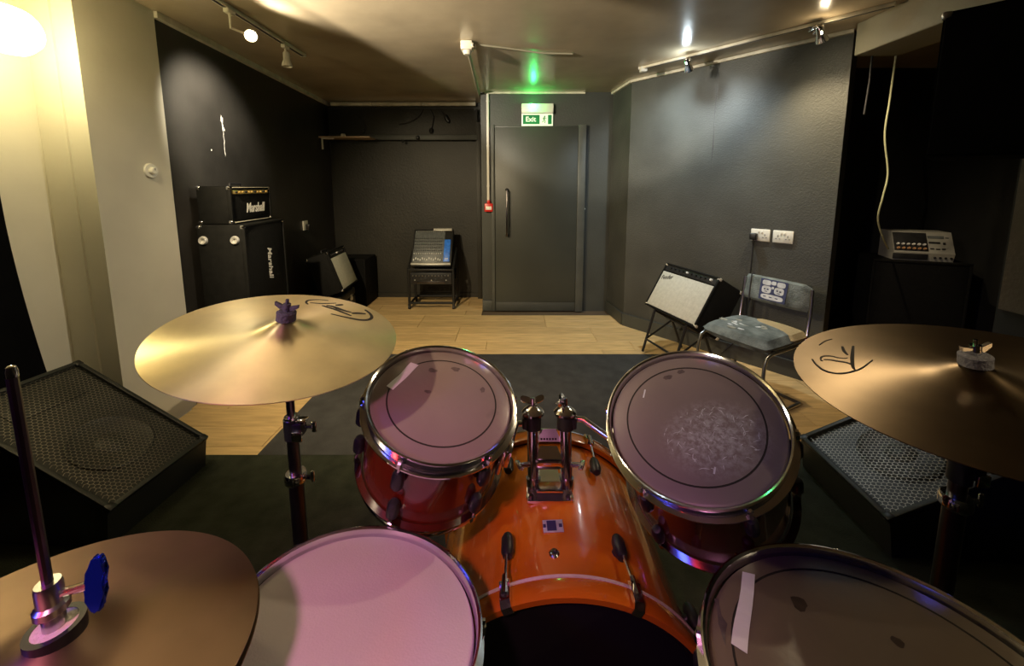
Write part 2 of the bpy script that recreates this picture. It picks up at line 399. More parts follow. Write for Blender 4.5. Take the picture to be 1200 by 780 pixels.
# ================================================================== DRUM KIT
def polar(r, a, z): return (r * math.cos(a), r * math.sin(a), z)
def hoop(Rr, s=1, z=0):
    """pressed steel hoop profile, s=1 top hoop (opens down), s=-1 bottom hoop"""
    p = [(Rr - .0045, -.0012), (Rr - .001, .0012), (Rr + .0018, .0004), (Rr + .0012, -.0025), (Rr - .0022, -.006), (Rr - .0025, -.022), (Rr + .0085, -.0245), (Rr + .0085, -.0275), (Rr - .0055, -.0255), (Rr - .0060, -.006)]
    return [(r, z + s * q) for r, q in p]
def drum(name, label, Mr, Rr, depth, nl, shell_m, skin_m, ring=None, a0=.3, ringm='ink', lug_m='black_plastic'):
    """Mr: frame at the centre of the top hoop, Z out of the batter skin"""
    Mb = Mr @ T(0, 0, -depth); t = thing(name, label, 'drum', Mb)
    rs = Rr - .0085
    sh = obj('shell', lathe(nb(), [(rs, -.016), (rs, -depth + .016), (rs - .008, -depth + .014), (rs - .008, -.014)], 72, closed=True), shell_m, t, Mr)
    hd = obj('batter_head', lathe(nb(), [(0, -.0095), (rs * .5, -.0095), (rs - .006, -.0095), (rs - .002, -.0115), (rs + .001, -.018), (rs, -.019), (0, -.0105)], 72), skin_m, t, Mr)
    obj('resonant_head', lathe(nb(), [(0, -depth + .0095), (rs - .004, -depth + .0095), (rs + .001, -depth + .014), (0, -depth + .012)], 48), 'tom_skin', t, Mr)
    if ring: obj('ring_print', lathe(nb(), [(ring - .0016, -.0092), (ring + .0016, -.0092), (ring + .0016, -.0096), (ring - .0016, -.0096)], 72, closed=True), ringm, hd, Mr)
    obj('hoop', lathe(nb(), hoop(Rr), 72, closed=True), 'chrome', t, Mr)
    obj('hoop', lathe(nb(), hoop(Rr, -1, -depth), 72, closed=True), 'chrome', t, Mr)
    for k in range(nl):
        a = a0 + 2 * math.pi * k / nl; ca, sa = math.cos(a), math.sin(a)
        Ml = Mr @ Matrix.Rotation(a, 4, 'Z')
        for s, zz in ((1, 0), (-1, -depth)):
            if depth < .16 and s < 0: continue
            lz = zz - s * .062 if depth > .16 else -depth / 2
            b = nb(); lathe(b, [(0, .024), (.008, .022), (.012, .014), (.0125, -.014), (.008, -.022), (0, -.024)], 12, Ml @ T(rs + .011, 0, lz))
            lg = obj('lug', b, lug_m, t)
            rd = nb(); cyl(rd, (rs + .0135, 0, lz), (rs + .0135, 0, zz - s * .020), .003, n=8, M=Ml)
            cyl(rd, (rs + .0135, 0, zz - s * .0245), (rs + .0135, 0, zz - s * .012), .0062, n=6, M=Ml)
            box(rd, (rs + .0135, 0, zz - s * .008), (.0055, .0055, .009), Ml)
            obj('tension_rod', rd, 'chrome', lg)
        if depth < .16:
            rd = nb(); cyl(rd, (rs + .0135, 0, -depth / 2), (rs + .0135, 0, -depth + .012), .003, n=8, M=Ml)
            obj('tension_rod', rd, 'chrome', lg)
    return t, hd
def tape(hd, Mr, q, z=-.0090):
    b = nb(); k = []
    n = 7
    for i in range(n + 1):          # hand-torn strip: slightly uneven long edges
        f = i / n
        l = Vector(q[0]).lerp(Vector(q[3]), f); r = Vector(q[1]).lerp(Vector(q[2]), f)
        j = .0012 * math.sin(7 * f + q[0][0] * 90); k.append((l + Vector((j, 0)), r + Vector((j * .6, 0))))
    v = []
    for l, r in k: v += [(l.x, l.y, z), (r.x, r.y, z), (l.x, l.y, z + .0005), (r.x, r.y, z + .0005)]
    f = []
    for i in range(n):
        a = 4 * i; c = a + 4; f += [[a + 2, a + 3, c + 3, c + 2], [a, c, c + 1, a + 1], [a, a + 2, c + 2, c], [a + 1, c + 1, c + 3, a + 3]]
    f += [[0, 1, 3, 2], [4 * n, 4 * n + 2, 4 * n + 3, 4 * n + 1]]
    merge(b, v, f); obj('tape_strip', b, 'tape', hd, Mr)

# bass drum ---------------------------------------------------------
BZ = .302
MB_ = Matrix(((1, 0, 0, .0995), (0, 0, -1, .578), (0, 1, 0, BZ), (0, 0, 0, 1)))   # local Z toward the player
bd = thing('bass_drum', 'large amber lacquered bass drum lying on its side in the kit, black batter head', 'drum', T(.0995, .78, .004))
bs = obj('shell', lathe(nb(), [(.280, -.035), (.280, -.425), (.271, -.425), (.271, -.035)], 128, closed=True), 'amber_lacquer', bd, MB_)
obj('batter_head', lathe(nb(), [(0, -.010), (.20, -.010), (.272, -.011), (.281, -.018), (.281, -.030), (.276, -.030), (.270, -.016), (0, -.014)], 96), 'black_skin', bd, MB_)
obj('resonant_head', lathe(nb(), [(0, -.452), (.272, -.450), (.281, -.44), (.281, -.43), (.27, -.444), (0, -.446)], 96), 'black_skin', bd, MB_)
for z0 in (0, -.424):
    h = obj('hoop', lathe(nb(), [(.284, z0), (.2955, z0 + .001), (.297, z0 - .003), (.297, z0 - .031), (.2955, z0 - .034), (.284, z0 - .034)], 128, closed=True), 'amber_lacquer', bd, MB_)
    obj('hoop_trim', lathe(nb(), [(.2835, z0 - .0335), (.2975, z0 - .0335), (.2975, z0 - .0385), (.2835, z0 - .0385)], 128, closed=True), 'coving' if z0 == 0 else 'chrome', h, MB_)
for k in range(8):
    a = R(90 - 23.5) + k * math.pi / 4; Ml = MB_ @ Matrix.Rotation(a, 4, 'Z')
    for s, zz in ((1, 0), (-1, -.458)):
        c = nb()
        prism(c, [(.286, .004), (.300, .005), (.3075, -.004), (.3075, -.022), (.312, -.034), (.303, -.040), (.299, -.028), (.299, .001), (.287, .000)], -.0095, .0095,
              Ml @ T(0, 0, zz) @ Matrix(((1, 0, 0, 0), (0, 0, 1, 0), (0, s, 0, 0), (0, 0, 0, 1))))
        cyl(c, (.307, 0, zz - s * .012), (.307, 0, zz - s * .046), .0075, .0055, 10, Ml)
        cl = obj('claw_hook', c, 'chrome', bd)
        obj('tension_rod', cyl(nb(), (.3055, 0, zz - s * .03), (.300, 0, zz - s * .10), .0032, n=8, M=Ml), 'chrome', cl)
        b = nb(); lathe(b, [(0, .026), (.009, .023), (.013, .013), (.013, -.013), (.009, -.023), (0, -.026)], 14, Ml @ T(.296, 0, zz - s * .115))
        cyl(b, (.279, 0, zz - s * .115), (.294, 0, zz - s * .115), .009, n=12, M=Ml)
        obj('lug', b, 'black_plastic', bd)
# badge and air vent on top of the shell
Mbg = MB_ @ Matrix.Rotation(R(90 + 2.5), 4, 'Z') @ T(.2805, 0, -.155) @ Matrix.Rotation(R(90), 4, 'Y') @ Matrix.Rotation(R(90), 4, 'Z')
bg = nb(); box(bg, (0, 0, .0006), (.043, .030, .0016), bev=.0006)
bg = obj('badge', bg, 'badge', bd, Mbg, label='silver metal badge with dark blue centre')
bb = nb(); box(bb, (.003, 0, .0016), (.020, .024, .0008)); box(bb, (-.016, 0, .0016), (.007, .008, .0008)); box(bb, (.018, 0, .0016), (.006, .008, .0008)); obj('badge_field', bb, 'badge_blue', bg, Mbg)
vn = nb(); lathe(vn, [(.0045, .002), (.008, .0035), (.0105, .001), (.0105, -.001), (.0045, -.002)], 20, Mbg @ T(.004, .061, 0), closed=True); obj('air_vent', vn, 'chrome', bd)
obj('vent_hole', lathe(nb(), [(0, .0008), (.0048, .0008), (.0048, 0)], 16, Mbg @ T(.004, .061, 0)), 'black_plastic', bd)
for s in (-1, 1):   # front spurs
    b = nb(); cyl(b, (.0995 + s * .255, .93, .20), (.0995 + s * .40, 1.02, .022), .0085, n=12); cyl(b, (.0995 + s * .25, .926, .21), (.0995 + s * .285, .947, .16), .014, n=12)
    sp = obj('spur', b, 'chrome', bd)
    b = nb(); lathe(b, [(0, .0), (.012, .002), (.013, .014), (.008, .022), (0, .022)], 12, T(.0995 + s * .402, 1.021, .004)); obj('rubber_foot', b, 'black_rubber', sp)
# tom holder bolted to the shell
th_ = thing('tom_holder', 'chrome double tom holder with two wing bolts bolted on the bass drum', 'holder', T(.088, .838, .5785))
hp = nb(); prism(hp, [(-.052, -.042), (.052, -.042), (.055, -.03), (.048, .045), (-.048, .045), (-.055, -.03)], 0, .006, T(.088, .838, .5785))
prism(hp, [(-.030, -.030), (.030, -.030), (.026, .04), (-.026, .04)], .006, .020, T(.088, .838, .5785))
hp = obj('tom_holder_plate', hp, 'chrome', th_)
for sx, sy in ((-.043, -.03), (.043, -.03), (-.039, .034), (.039, .034)):
    obj('bolt', lathe(nb(), [(0, .005), (.005, .005), (.006, 0)], 8, T(.088 + sx, .838 + sy, .5845)), 'steel_dark', hp)
for s, x in ((-1, .052), (1, .132)):
    pb = nb(); cyl(pb, (x, .845, .578), (x, .885, .720), .0145, n=18); cyl(pb, (x, .845, .580), (x, .85, .600), .018, n=18)
    obj('receiver_post', pb, 'chrome', th_)
    cb = nb(); cyl(cb, (x, .884, .705), (x, .890, .742), .021, n=18); box(cb, (x - s * -.016, .886, .722), (.022, .026, .03), bev=.004)
    cb = obj('post_clamp', cb, 'black_plastic', th_)
    cc = nb(); lathe(cc, [(0, .020), (.012, .017), (.024, .008), (.028, .003), (.028, -.002), (0, -.002)], 28, frame((x, .890, .742), z=(0, .14, 1))); obj('clamp_cap', cc, 'chrome', cb)
    wn = nb(); Mw_ = frame((x, .893, .759), x=(1, .25 * s, 0), z=(0, .14, 1)) @ Matrix.Rotation(R(20 if s < 0 else 62), 4, 'Z')
    cyl(wn, (0, 0, 0), (0, 0, .020), .0065, n=12, M=Mw_)
    for q in (-1, 1):
        prism(wn, [(q * .003, .004), (q * .016, .007), (q * .028, .012), (q * .031, .019), (q * .027, .025), (q * .018, .024), (q * .008, .020), (q * .003, .018)], -.0045, .0045, Mw_ @ Matrix.Rotation(R(50), 4, 'X'))
    bmesh.ops.bevel(wn, geom=wn.edges[:], offset=.0012, segments=2, affect='EDGES'); obj('wing_bolt', wn, 'chrome', th_)
br = nb(); prism(br, [(-.030, 0), (.030, 0), (.021, .030), (-.021, .030)], -.004, .004, frame((.090, .848, .648), x=(1, 0, 0), z=(0, -.5, .86)))
box(br, (.090, .858, .636), (.062, .030, .022), bev=.004)
br = obj('bridge_plate', br, 'chrome', th_)
b2 = nb(); prism(b2, [(-.032, 0), (.032, 0), (.019, .028), (-.019, .028)], -.003, .003, frame((.090, .874, .676), x=(1, 0, 0), z=(0, -.75, .66)))
b2 = obj('name_plate', b2, 'chrome_dull', th_)
lt = nb()
for i in range(6): box(lt, (-.0175 + .007 * i, .0055, .0034), (.0045, .0045, .001), frame((.090, .874, .676), x=(1, 0, 0), z=(0, -.75, .66)))
obj('engraved_letters', lt, 'ink', b2)
for s, x in ((-1, .038), (1, .146)):
    kb = nb(); Mk = frame((x, .852, .632), x=(0, 1, 0), z=(s, -.5, .3))
    cyl(kb, (0, 0, -.006), (0, 0, .022), .006, n=12, M=Mk); box(kb, (0, 0, .024), (.028, .006, .012), Mk, bev=.002); obj('key_bolt', kb, 'chrome', th_)

# rack toms ----------------------------------------------------------
M1 = frame((-.1492, .7876, 1.3 - .4527), z=(.22, -.253, .942))
t1, h1 = drum('tom_drum', 'small cherry red rack tom with one pale tape strip, left of the tom holder posts', M1, .1609, .208, 6, 'cherry_lacquer', 'tom_skin', .118, R(12))
tape(h1, M1, [(-.0921, .0906), (-.0725, .0868), (-.1087, 0), (-.1246, .0074)])
M2 = frame((.368, .735, 1.3 - .470), z=(-.345, -.343, .873))
t2, h2 = drum('tom_drum', 'larger dark cherry rack tom with scuffed untaped head, in front of the chair', M2,   .1715, .255, 6, 'cherry_lacquer', 'scuffed_skin', .130, R(38))
wm = nb(); random.seed(3)      # pale stick marks on the scuffed head
for i in range(80):
    a = random.uniform(0, 6.28); rr = .085 * math.sqrt(random.random()); x, y = .018 + rr * math.cos(a) * 1.1, -.040 + rr * math.sin(a) * .75
    L = random.uniform(.002, .007); q = random.uniform(0, 3.14); dx, dy = L * math.cos(q), L * math.sin(q)
    ribbon(wm, [(x - dx, y - dy), (x + dx * .2, y + dy * .3 + .0008), (x + dx, y + dy)], [.0003, random.uniform(.0006, .0016), .0003], .0002, T(0, 0, -.0093))
ribbon(wm, [(-.078, .075), (-.068, .094)], .003, .0002, T(0, 0, -.0093)); ribbon(wm, [(-.004, -.108), (.003, -.097)], .003, .0002, T(0, 0, -.0093))
o = obj('stick_marks', wm, 'print_white', h2, M2); o['kind'] = 'stuff'
def spots(hd, Mr, L):
    for x, y, rx, ry, sd in L:
        random.seed(sd); pts = []
        for i in range(14):
            a = 6.283 * i / 14; k = random.uniform(.75, 1.2); pts.append((x + rx * k * math.cos(a), y + ry * k * math.sin(a)))
        obj('stain', prism(nb(), pts, -.0094, -.0091, None), 'skin_stain', hd, Mr)
mat('skin_stain', (.10, .075, .072), .4, var=.3, vs=90)
mat('skin_stain_dark', (.05, .032, .022), .4, var=.3, vs=90)
spots(h1, M1, [(.015, .095, .011, .007, 1), (-.038, .078, .010, .007, 2), (.085, .045, .006, .008, 3), (-.035, .012, .008, .005, 4), (-.12, .01, .004, .010, 5)])
spots(h2, M2, [(-.01, .112, .010, .006, 6), (.022, .118, .009, .006, 7)])
# tom arms and brackets
def arm(t, pts, Mr, ang, z, Rr):
    rs = Rr - .0085; Ml = Mr @ Matrix.Rotation(ang, 4, 'Z')
    b = nb(); box(b, (rs + .006, 0, z), (.012, .062, .075), Ml, bev=.004); box(b, (rs + .017, 0, z), (.016, .034, .05), Ml, bev=.004)
    br = obj('mount_bracket', b, 'chrome', t)
    e = Ml @ Vector((rs + .016, 0, z)); q = nb(); tube(q, pts + [tuple(e)], .0078, 12); obj('tom_arm', q, 'chrome', t)
    kb = nb(); Mk = Ml @ T(rs + .017, .02, z); cyl(kb, (0, 0, 0), (0, .016, 0), .005, n=10, M=Mk); box(kb, (0, .02, 0), (.006, .007, .026), Mk, bev=.002); obj('wing_screw', kb, 'chrome', br)
arm(t1, [(.036, .888, .716), (.010, .884, .716)], M1, R(-12), -.10, .1609)
arm(t2, [(.150, .888, .728), (.175, .882, .731)], M2, R(166), -.09, .1715)

# floor tom ----------------------------------------------------------
M3 = frame((.458, .384, 1.3 - .599), z=(-.082, .074, .994))
t3, h3 = drum('floor_tom', 'big floor tom with a brown worn head and upright white tape strip', M3, .2085, .33, 8, 'dark_lacquer', 'floor_tom_skin', .171, R(20))
tape(h3, M3, [(-.0799, .1734), (-.0639, .1668), (-.1425, .0594), (-.1564, .0731)])
for x, y, r, sd in ((-.029, .118, .011, 11), (.060, .060, .007, 12)):
    random.seed(sd); pts = [(x + r * random.uniform(.75, 1.2) * math.cos(6.283 * i / 12), y + r * random.uniform(.75, 1.2) * math.sin(6.283 * i / 12)) for i in range(12)]
    obj('stain', prism(nb(), pts, -.0094, -.0091), 'skin_stain_dark', h3, M3)
pts = [(-.160, .100), (-.152, .118), (-.148, .135), (-.142, .133), (-.150, .110), (-.148, .098), (-.158, .085), (-.166, .070)]
obj('stain', prism(nb(), pts, -.0094, -.0091), 'skin_stain', h3, M3)
for a in (R(45), R(165), R(285)):
    p = M3 @ Vector(polar(.216, a, -.10)); q = M3 @ Vector(polar(.216, a, -.28))
    b = nb(); tube(b, [tuple(p + Vector((0, 0, .02))), tuple(q), (q.x + .03 * math.cos(a), q.y + .03 * math.sin(a), .22), (q.x + .045 * math.cos(a), q.y + .045 * math.sin(a), .03)], .0055, 10)
    lg = obj('leg', b, 'chrome', t3)
    obj('rubber_foot', lathe(nb(), [(0, 0), (.013, .002), (.013, .02), (.007, .03), (0, .03)], 14, T(q.x + .045 * math.cos(a), q.y + .045 * math.sin(a), .004)), 'black_rubber', lg)

# snare drum and its stand --------------------------------------------
MS = frame((-.2235, .4861, 1.3 - .6223), z=(.163, .177, .97))
t4, h4 = drum('snare_drum', 'snare drum with a clean plain white head between hi-hat and bass drum', MS, .1808, .10, 8, 'dark_lacquer', 'snare_skin', None, R(10), lug_m='chrome')
ss = thing('snare_stand', 'chrome basket stand holding the white headed snare drum', 'stand', (-.245, .478, .004))
ctr = MS @ Vector((0, 0, -.20))
b = nb(); cyl(b, (ctr.x, ctr.y, .10), tuple(ctr), .011, n=14); obj('pole', b, 'chrome', ss)
for k in range(3):
    a = R(100) + k * R(120); e = MS @ Vector(polar(.182, a, -.114)); e2 = MS @ Vector(polar(.197, a, -.09)); e3 = MS @ Vector(polar(.202, a, -.098))
    b = nb(); tube(b, [tuple(ctr), tuple(e), tuple(e3)], .0055, 8); am = obj('basket_arm', b, 'chrome', ss)
    c2 = nb(); tube(c2, [tuple(e), tuple(e3)], .0085, 8); obj('rubber_grip', c2, 'black_rubber', am)
def tripod(t, x, y, zt, rad, a0, m='chrome', zc=.30):
    for k in range(3):
        a = a0 + k * R(120); f = (x + rad * math.cos(a), y + rad * math.sin(a), .020)
        b = nb(); tube(b, [(x + .02 * math.cos(a), y + .02 * math.sin(a), zc), (x + rad * .9 * math.cos(a), y + rad * .9 * math.sin(a), .035), f], .0065, 8)
        mid = ((x + .02 * math.cos(a)) * .45 + f[0] * .55, (y + .02 * math.sin(a)) * .45 + f[1] * .55, zc * .45 + .015)
        tube(b, [mid, (x + .018 * math.cos(a), y + .018 * math.sin(a), .075)], .0045, 6)
        lg = obj('leg', b, m, t)
        obj('rubber_foot', lathe(nb(), [(0, 0), (.012, .002), (.012, .016), (.007, .024), (0, .024)], 12, T(f[0], f[1], .004)), 'black_rubber', lg)
tripod(ss, ctr.x, ctr.y, .3, .15, R(0), zc=.24)

# cymbals --------------------------------------------------------------
def cym_z(r, Rr, bow, bell, rb):
    return bow * (1 - (r / Rr) ** 1.3) + bell * math.exp(-(r / rb) ** 3)
def cymbal(bm, Rr, bow, bell, rb, th=.0016):
    rr = [.005] + [rb * k / 8 for k in range(1, 9)] + [rb + (Rr - rb) * k / 16 for k in range(1, 17)]
    top = [(r, cym_z(r, Rr, bow, bell, rb)) for r in rr]; bot = [(r, z - th) for r, z in top[::-1]]
    return lathe(bm, top + bot, 96, closed=True)
def draw(cyo, Mc, zf, strokes, wscale=1.4):
    b = nb()
    for pts, wd in strokes:
        P = []                       # smooth the polyline a little
        for i in range(len(pts) - 1):
            a, c = Vector(pts[i]), Vector(pts[i + 1]); p0 = Vector(pts[max(i - 1, 0)]); p3 = Vector(pts[min(i + 2, len(pts) - 1)])
            for s in range(5):
                u = s / 5; P.append(.5 * ((2 * a) + (c - p0) * u + (2 * p0 - 5 * a + 4 * c - p3) * u * u + (3 * a - p0 - 3 * c + p3) * u ** 3))
        P.append(Vector(pts[-1])); n = len(P)
        Wd = [wd * (.35 + .65 * math.sin(math.pi * min(1, .12 + .88 * i / n))) for i in range(n)]
        ribbon(b, [tuple(p) for p in P], [q * wscale for q in Wd], .0007)
    for v in b.verts: v.co.z += zf(math.hypot(v.co.x, v.co.y)) - .0001
    obj('printed_logo', b, 'ink', cyo, Mc, smooth=0)
def stand(t, x, y, ztop, zs, a0, tilt_n, zfelt):
    """zs: heights of (upper clamp, lower collar)"""
    zc, zl = zs
    obj('upper_tube', cyl(nb(), (x, y, zc - .03), (x, y, ztop), .0085, n=14), 'steel_dark', t)
    cb = nb(); cyl(cb, (x, y, zc - .025), (x, y, zc + .02), .0165, n=18); box(cb, (x + .018, y - .004, zc), (.022, .024, .030), bev=.003)
    cb = obj('height_clamp', cb, 'black_plastic', t)
    q = nb(); box(q, (x + .020, y - .018, zc - .012), (.022, .006, .022), bev=.002); cyl(q, (x, y, zc + .016), (x, y, zc + .026), .0145, n=18); box(q, (x + .024, y - .002, zc + .016), (.020, .022, .008), bev=.002)
    obj('clamp_plate', q, 'chrome', cb)
    q = nb(); cyl(q, (x + .025, y - .004, zc + .004), (x + .048, y - .006, zc + .004), .004, n=8); box(q, (x + .052, y - .006, zc + .004), (.010, .005, .024), bev=.002); obj('wing_screw', q, 'chrome', cb)
    obj('middle_tube', cyl(nb(), (x, y, zl - .03), (x, y, zc), .0125, n=14), 'steel_dark', t)
    q = nb(); lathe(q, [(.013, .012), (.020, .012), (.0225, .006), (.0225, -.008), (.018, -.014), (.013, -.014)], 24, T(x, y, zl), closed=True)
    q = obj('collar', q, 'chrome', t)
    e = nb(); cyl(e, (x + .018, y, zl), (x + .036, y - .004, zl + .002), .0045, n=8); box(e, (x + .040, y - .004, zl + .004), (.008, .005, .026), bev=.002); obj('wing_screw', e, 'chrome', q)
    obj('lower_tube', cyl(nb(), (x, y, .07), (x, y, zl), .0155, n=16), 'steel_dark', t)
    tripod(t, x, y, .5, .27, a0, 'chrome_dull', zc=.34)
def wingnut(t, M, z, m, fm, fr=.020, fh=.020):
    f = nb(); lathe(f, [(0, z + fh), (fr * .8, z + fh), (fr, z + fh - .003), (fr * .98, z + fh * .5), (fr, z + .002), (fr * .8, z), (0, z)], 28); obj('felt', f, fm, t, M)
    q = nb(); cyl(q, (0, 0, z + fh), (0, 0, z + fh + .016), .0075, n=14); cyl(q, (0, 0, z + fh + .01), (0, 0, z + fh + .026), .0032, n=8)
    for s in (-1, 1): prism(q, [(s * .004, z + fh + .001), (s * .014, z + fh + .003), (s * .024, z + fh + .010), (s * .0245, z + fh + .017), (s * .015, z + fh + .014), (s * .004, z + fh + .010)], -.003, .003, Matrix.Rotation(R(90), 4, 'X'))
    obj('wing_nut', q, m, t, M)

MC = frame((-.484, .785, 1.3 - .316), z=(.174, -.065, .983))
cs = thing('crash_cymbal', 'bright brass cymbal with an oval logo on a dark pole stand beyond the snare', 'cymbal', (-.484, .785, .004))
CZ = (.2286, .020, .016, .040)
cy = obj('cymbal', cymbal(nb(), *CZ), 'brass_bright', cs, MC)
draw(cy, MC, lambda r: cym_z(r, *CZ), [
    ([(-.028, .1468), (-.0388, .1589), (-.0425, .1748), (-.0354, .1858), (-.0214, .195), (-.001, .1992)], .0030),
    ([(.1023, .1821), (.1203, .1659), (.1329, .1459), (.1339, .1287), (.1244, .1163), (.1095, .1103), (.0895, .1087), (.0725, .1082), (.0459, .1101)], .0042),
    ([(.0042, .1538), (.0231, .1478), (.0433, .1425), (.065, .1335), (.0901, .1239)], .0042),
    ([(.0121, .1597), (.0284, .1596), (.0458, .1529), (.0645, .1469), (.0815, .1449)], .0050),
    ([(-.0297, .1606), (-.0071, .1658), (.0069, .1746), (.0239, .1898)], .0028), ([(.0298, .1724), (.0372, .1806), (.0423, .188)], .0050),
    ([(.0846, .1394), (.096, .1487), (.1139, .1562)], .0050)], 2.0)
stand(cs, -.484, .785, .99, (.775, .655), R(90), None, 0)
wingnut(cs, MC, .035, 'felt_dark', 'felt_dark', .019, .022)
lf = nb(); lathe(lf, [(0, .005), (.016, .005), (.018, -.004), (.012, -.010), (0, -.010)], 20); obj('lower_felt', lf, 'felt_dark', cs, MC)

MR = frame((.804, .630, 1.3 - .338), z=(-.147, -.019, .989))
rs_ = thing('ride_cymbal', 'wide dull brown cymbal with grey felt and chrome wing nut over the floor tom', 'cymbal', (.804, .630, .004))
RZ = (.254, .017, .015, .045)
cy = obj('cymbal', cymbal(nb(), *RZ), 'brass_dull', rs_, MR)
draw(cy, MR, lambda r: cym_z(r, *RZ), [
    ([(-.1778, .1337), (-.1856, .1142), (-.1897, .0945), (-.1876, .0797), (-.1799, .0707), (-.1676, .066), (-.1496, .0665), (-.1287, .0717), (-.0927, .0901)], .0042),
    ([(-.1236, .1839), (-.1006, .1969), (-.0807, .2018)], .0028),
    ([(-.167, .1195), (-.1669, .1241), (-.1582, .1343), (-.1479, .136), (-.1393, .1302), (-.1353, .121), (-.1269, .1138), (-.1212, .1137)], .0036),
    ([(-.1612, .124), (-.1521, .1182), (-.1456, .1086), (-.1383, .1004), (-.1354, .0907), (-.1384, .0801)], .0044),
    ([(-.0736, .1551), (-.0979, .1289), (-.1202, .1042), (-.1395, .0804), (-.1446, .0706)], .0058), ([(-.092, .161), (-.1051, .1411), (-.1126, .1237)], .0050)], 1.1)
stand(rs_, .804, .630, .968, (.80, .735), R(-20), None, 0)
wingnut(rs_, MR, .031, 'chrome', 'felt_grey', .021, .022)
lf = nb(); lathe(lf, [(0, .004), (.016, .004), (.018, -.004), (.012, -.010), (0, -.010)], 20); obj('lower_felt', lf, 'felt_grey', rs_, MR)

MH = frame((-.474, .337, 1.3 - .489), z=(.118, .127, .985)); MHb = frame((-.474, .337, 1.3 - .489), z=(.02, .03, 1)) @ T(0, 0, -.030)
hh = thing('hi_hat', 'pair of hi-hat cymbals with a long black rod and blue wing screw beside the snare', 'cymbal', (-.474, .337, .004))
HZ_ = (.178, .017, .018, .042)
obj('top_cymbal', cymbal(nb(), *HZ_), 'brass_worn', hh, MH)
bt = cymbal(nb(), *HZ_)
for v in bt.verts: v.co.z = -v.co.z - .002
obj('bottom_cymbal', bt, 'brass_worn', hh, MHb)
cb = MH @ Vector((0, 0, .034))
obj('pull_rod', cyl(nb(), (cb.x, cb.y, .40), (cb.x, cb.y, 1.128), .0042, n=10), 'steel_dark', hh)
obj('rod_tip', lathe(nb(), [(0, .006), (.0035, .004), (.0044, 0), (.0044, -.006), (0, -.006)], 12, T(cb.x, cb.y, 1.128)), 'chrome', hh)
Mc = frame(tuple(cb), z=(0, 0, 1))
f = nb(); lathe(f, [(0, .008), (.019, .008), (.021, .005), (.021, -.006), (0, -.006)], 28); obj('felt', f, 'felt_cream', hh, Mc)
f = nb(); lathe(f, [(.017, .0085), (.0225, .0085), (.0225, -.008), (.017, -.008)], 28, closed=True); obj('felt_cup', f, 'black_plastic', hh, Mc)
f = nb(); lathe(f, [(.004, .058), (.0095, .058), (.0105, .054), (.0105, .036), (.0135, .033), (.0135, .026), (.009, .022), (.009, .008), (.004, .008)], 16, closed=True); cl = obj('clutch', f, 'chrome_dull', hh, Mc)
f = nb(); Mw_ = Mc @ T(0, 0, .042) @ frame((0, 0, 0), x=(0, .3, 1), z=(.92, .30, .05))
cyl(f, (0, 0, .006), (0, 0, .030), .0042, n=10, M=Mw_); obj('screw', f, 'chrome', cl)
f = nb(); prism(f, [(-.006, .028), (-.013, .030), (-.026, .034), (-.028, .039), (-.024, .044), (-.010, .043), (0, .046), (.010, .043), (.024, .044), (.028, .039), (.026, .034), (.013, .030), (.006, .028)], -.0045, .0045, Mw_ @ Matrix.Rotation(R(90), 4, 'X')); bmesh.ops.bevel(f, geom=f.edges[:], offset=.0022, segments=3, affect='EDGES')
obj('wing_screw', f, 'blue_metal', cl, label='shiny blue wing screw')
obj('lower_tube', cyl(nb(), (-.474, .337, .07), (-.474, .337, .755), .013, n=16), 'chrome_dull', hh)
obj('seat_cup', lathe(nb(), [(.006, 0), (.026, .004), (.028, .012), (.02, .016), (.006, .016)], 24, T(-.474, .337, .738), closed=True), 'black_plastic', hh)
tripod(hh, -.474, .337, .5, .23, R(90), 'chrome_dull', zc=.30)
b = nb(); box(b, (-.474, .235, .045), (.085, .26, .012), frame((0, 0, 0), z=(0, 0, 1)), bev=.004); obj('foot_board', b, 'chrome_dull', hh)
b = nb(); box(b, (-.474, .235, .0105), (.10, .28, .012), bev=.003); obj('base_plate', b, 'black_plastic', hh)

# ================================================================== FLOOR MONITORS
def hexgrille(bm, w_, h_, p, M, th=.0016, dep=.003):
    """expanded-metal grille: every web of the honeycomb is a small bar"""
    s = p / math.sqrt(3); cols = int(w_ / p); rows = int(h_ / (1.5 * s))
    def bar(a, b):
        d = Vector((b[0] - a[0], b[1] - a[1])); 
        if d.length < 1e-6: return
        d.normalize(); n = Vector((-d.y, d.x)) * th / 2
        v = [(a[0] + n.x, a[1] + n.y, 0), (a[0] - n.x, a[1] - n.y, 0), (b[0] - n.x, b[1] - n.y, 0), (b[0] + n.x, b[1] + n.y, 0)]
        v += [(x, y, -dep) for x, y, z in v]
        merge(bm, v, [[0, 1, 2, 3], [0, 4, 5, 1], [2, 6, 7, 3]], M)
    x0 = -cols * p / 2; y0 = -rows * 1.5 * s / 2
    for r in range(rows):
        for c in range(cols):
            cx = x0 + (c + .5 + (.5 if r % 2 else 0)) * p; cy = y0 + (r + .5) * 1.5 * s
            if cx > w_ / 2 - p * .4: continue
            a = (cx, cy + s); b = (cx + p / 2, cy + s / 2); c2 = (cx + p / 2, cy - s / 2); d = (cx - p / 2, cy + s / 2)
            bar(a, b); bar(b, c2); bar(d, a)
    return bm
mat('grille_metal', (.30, .27, .22), .38, .7, var=.35, vs=5)
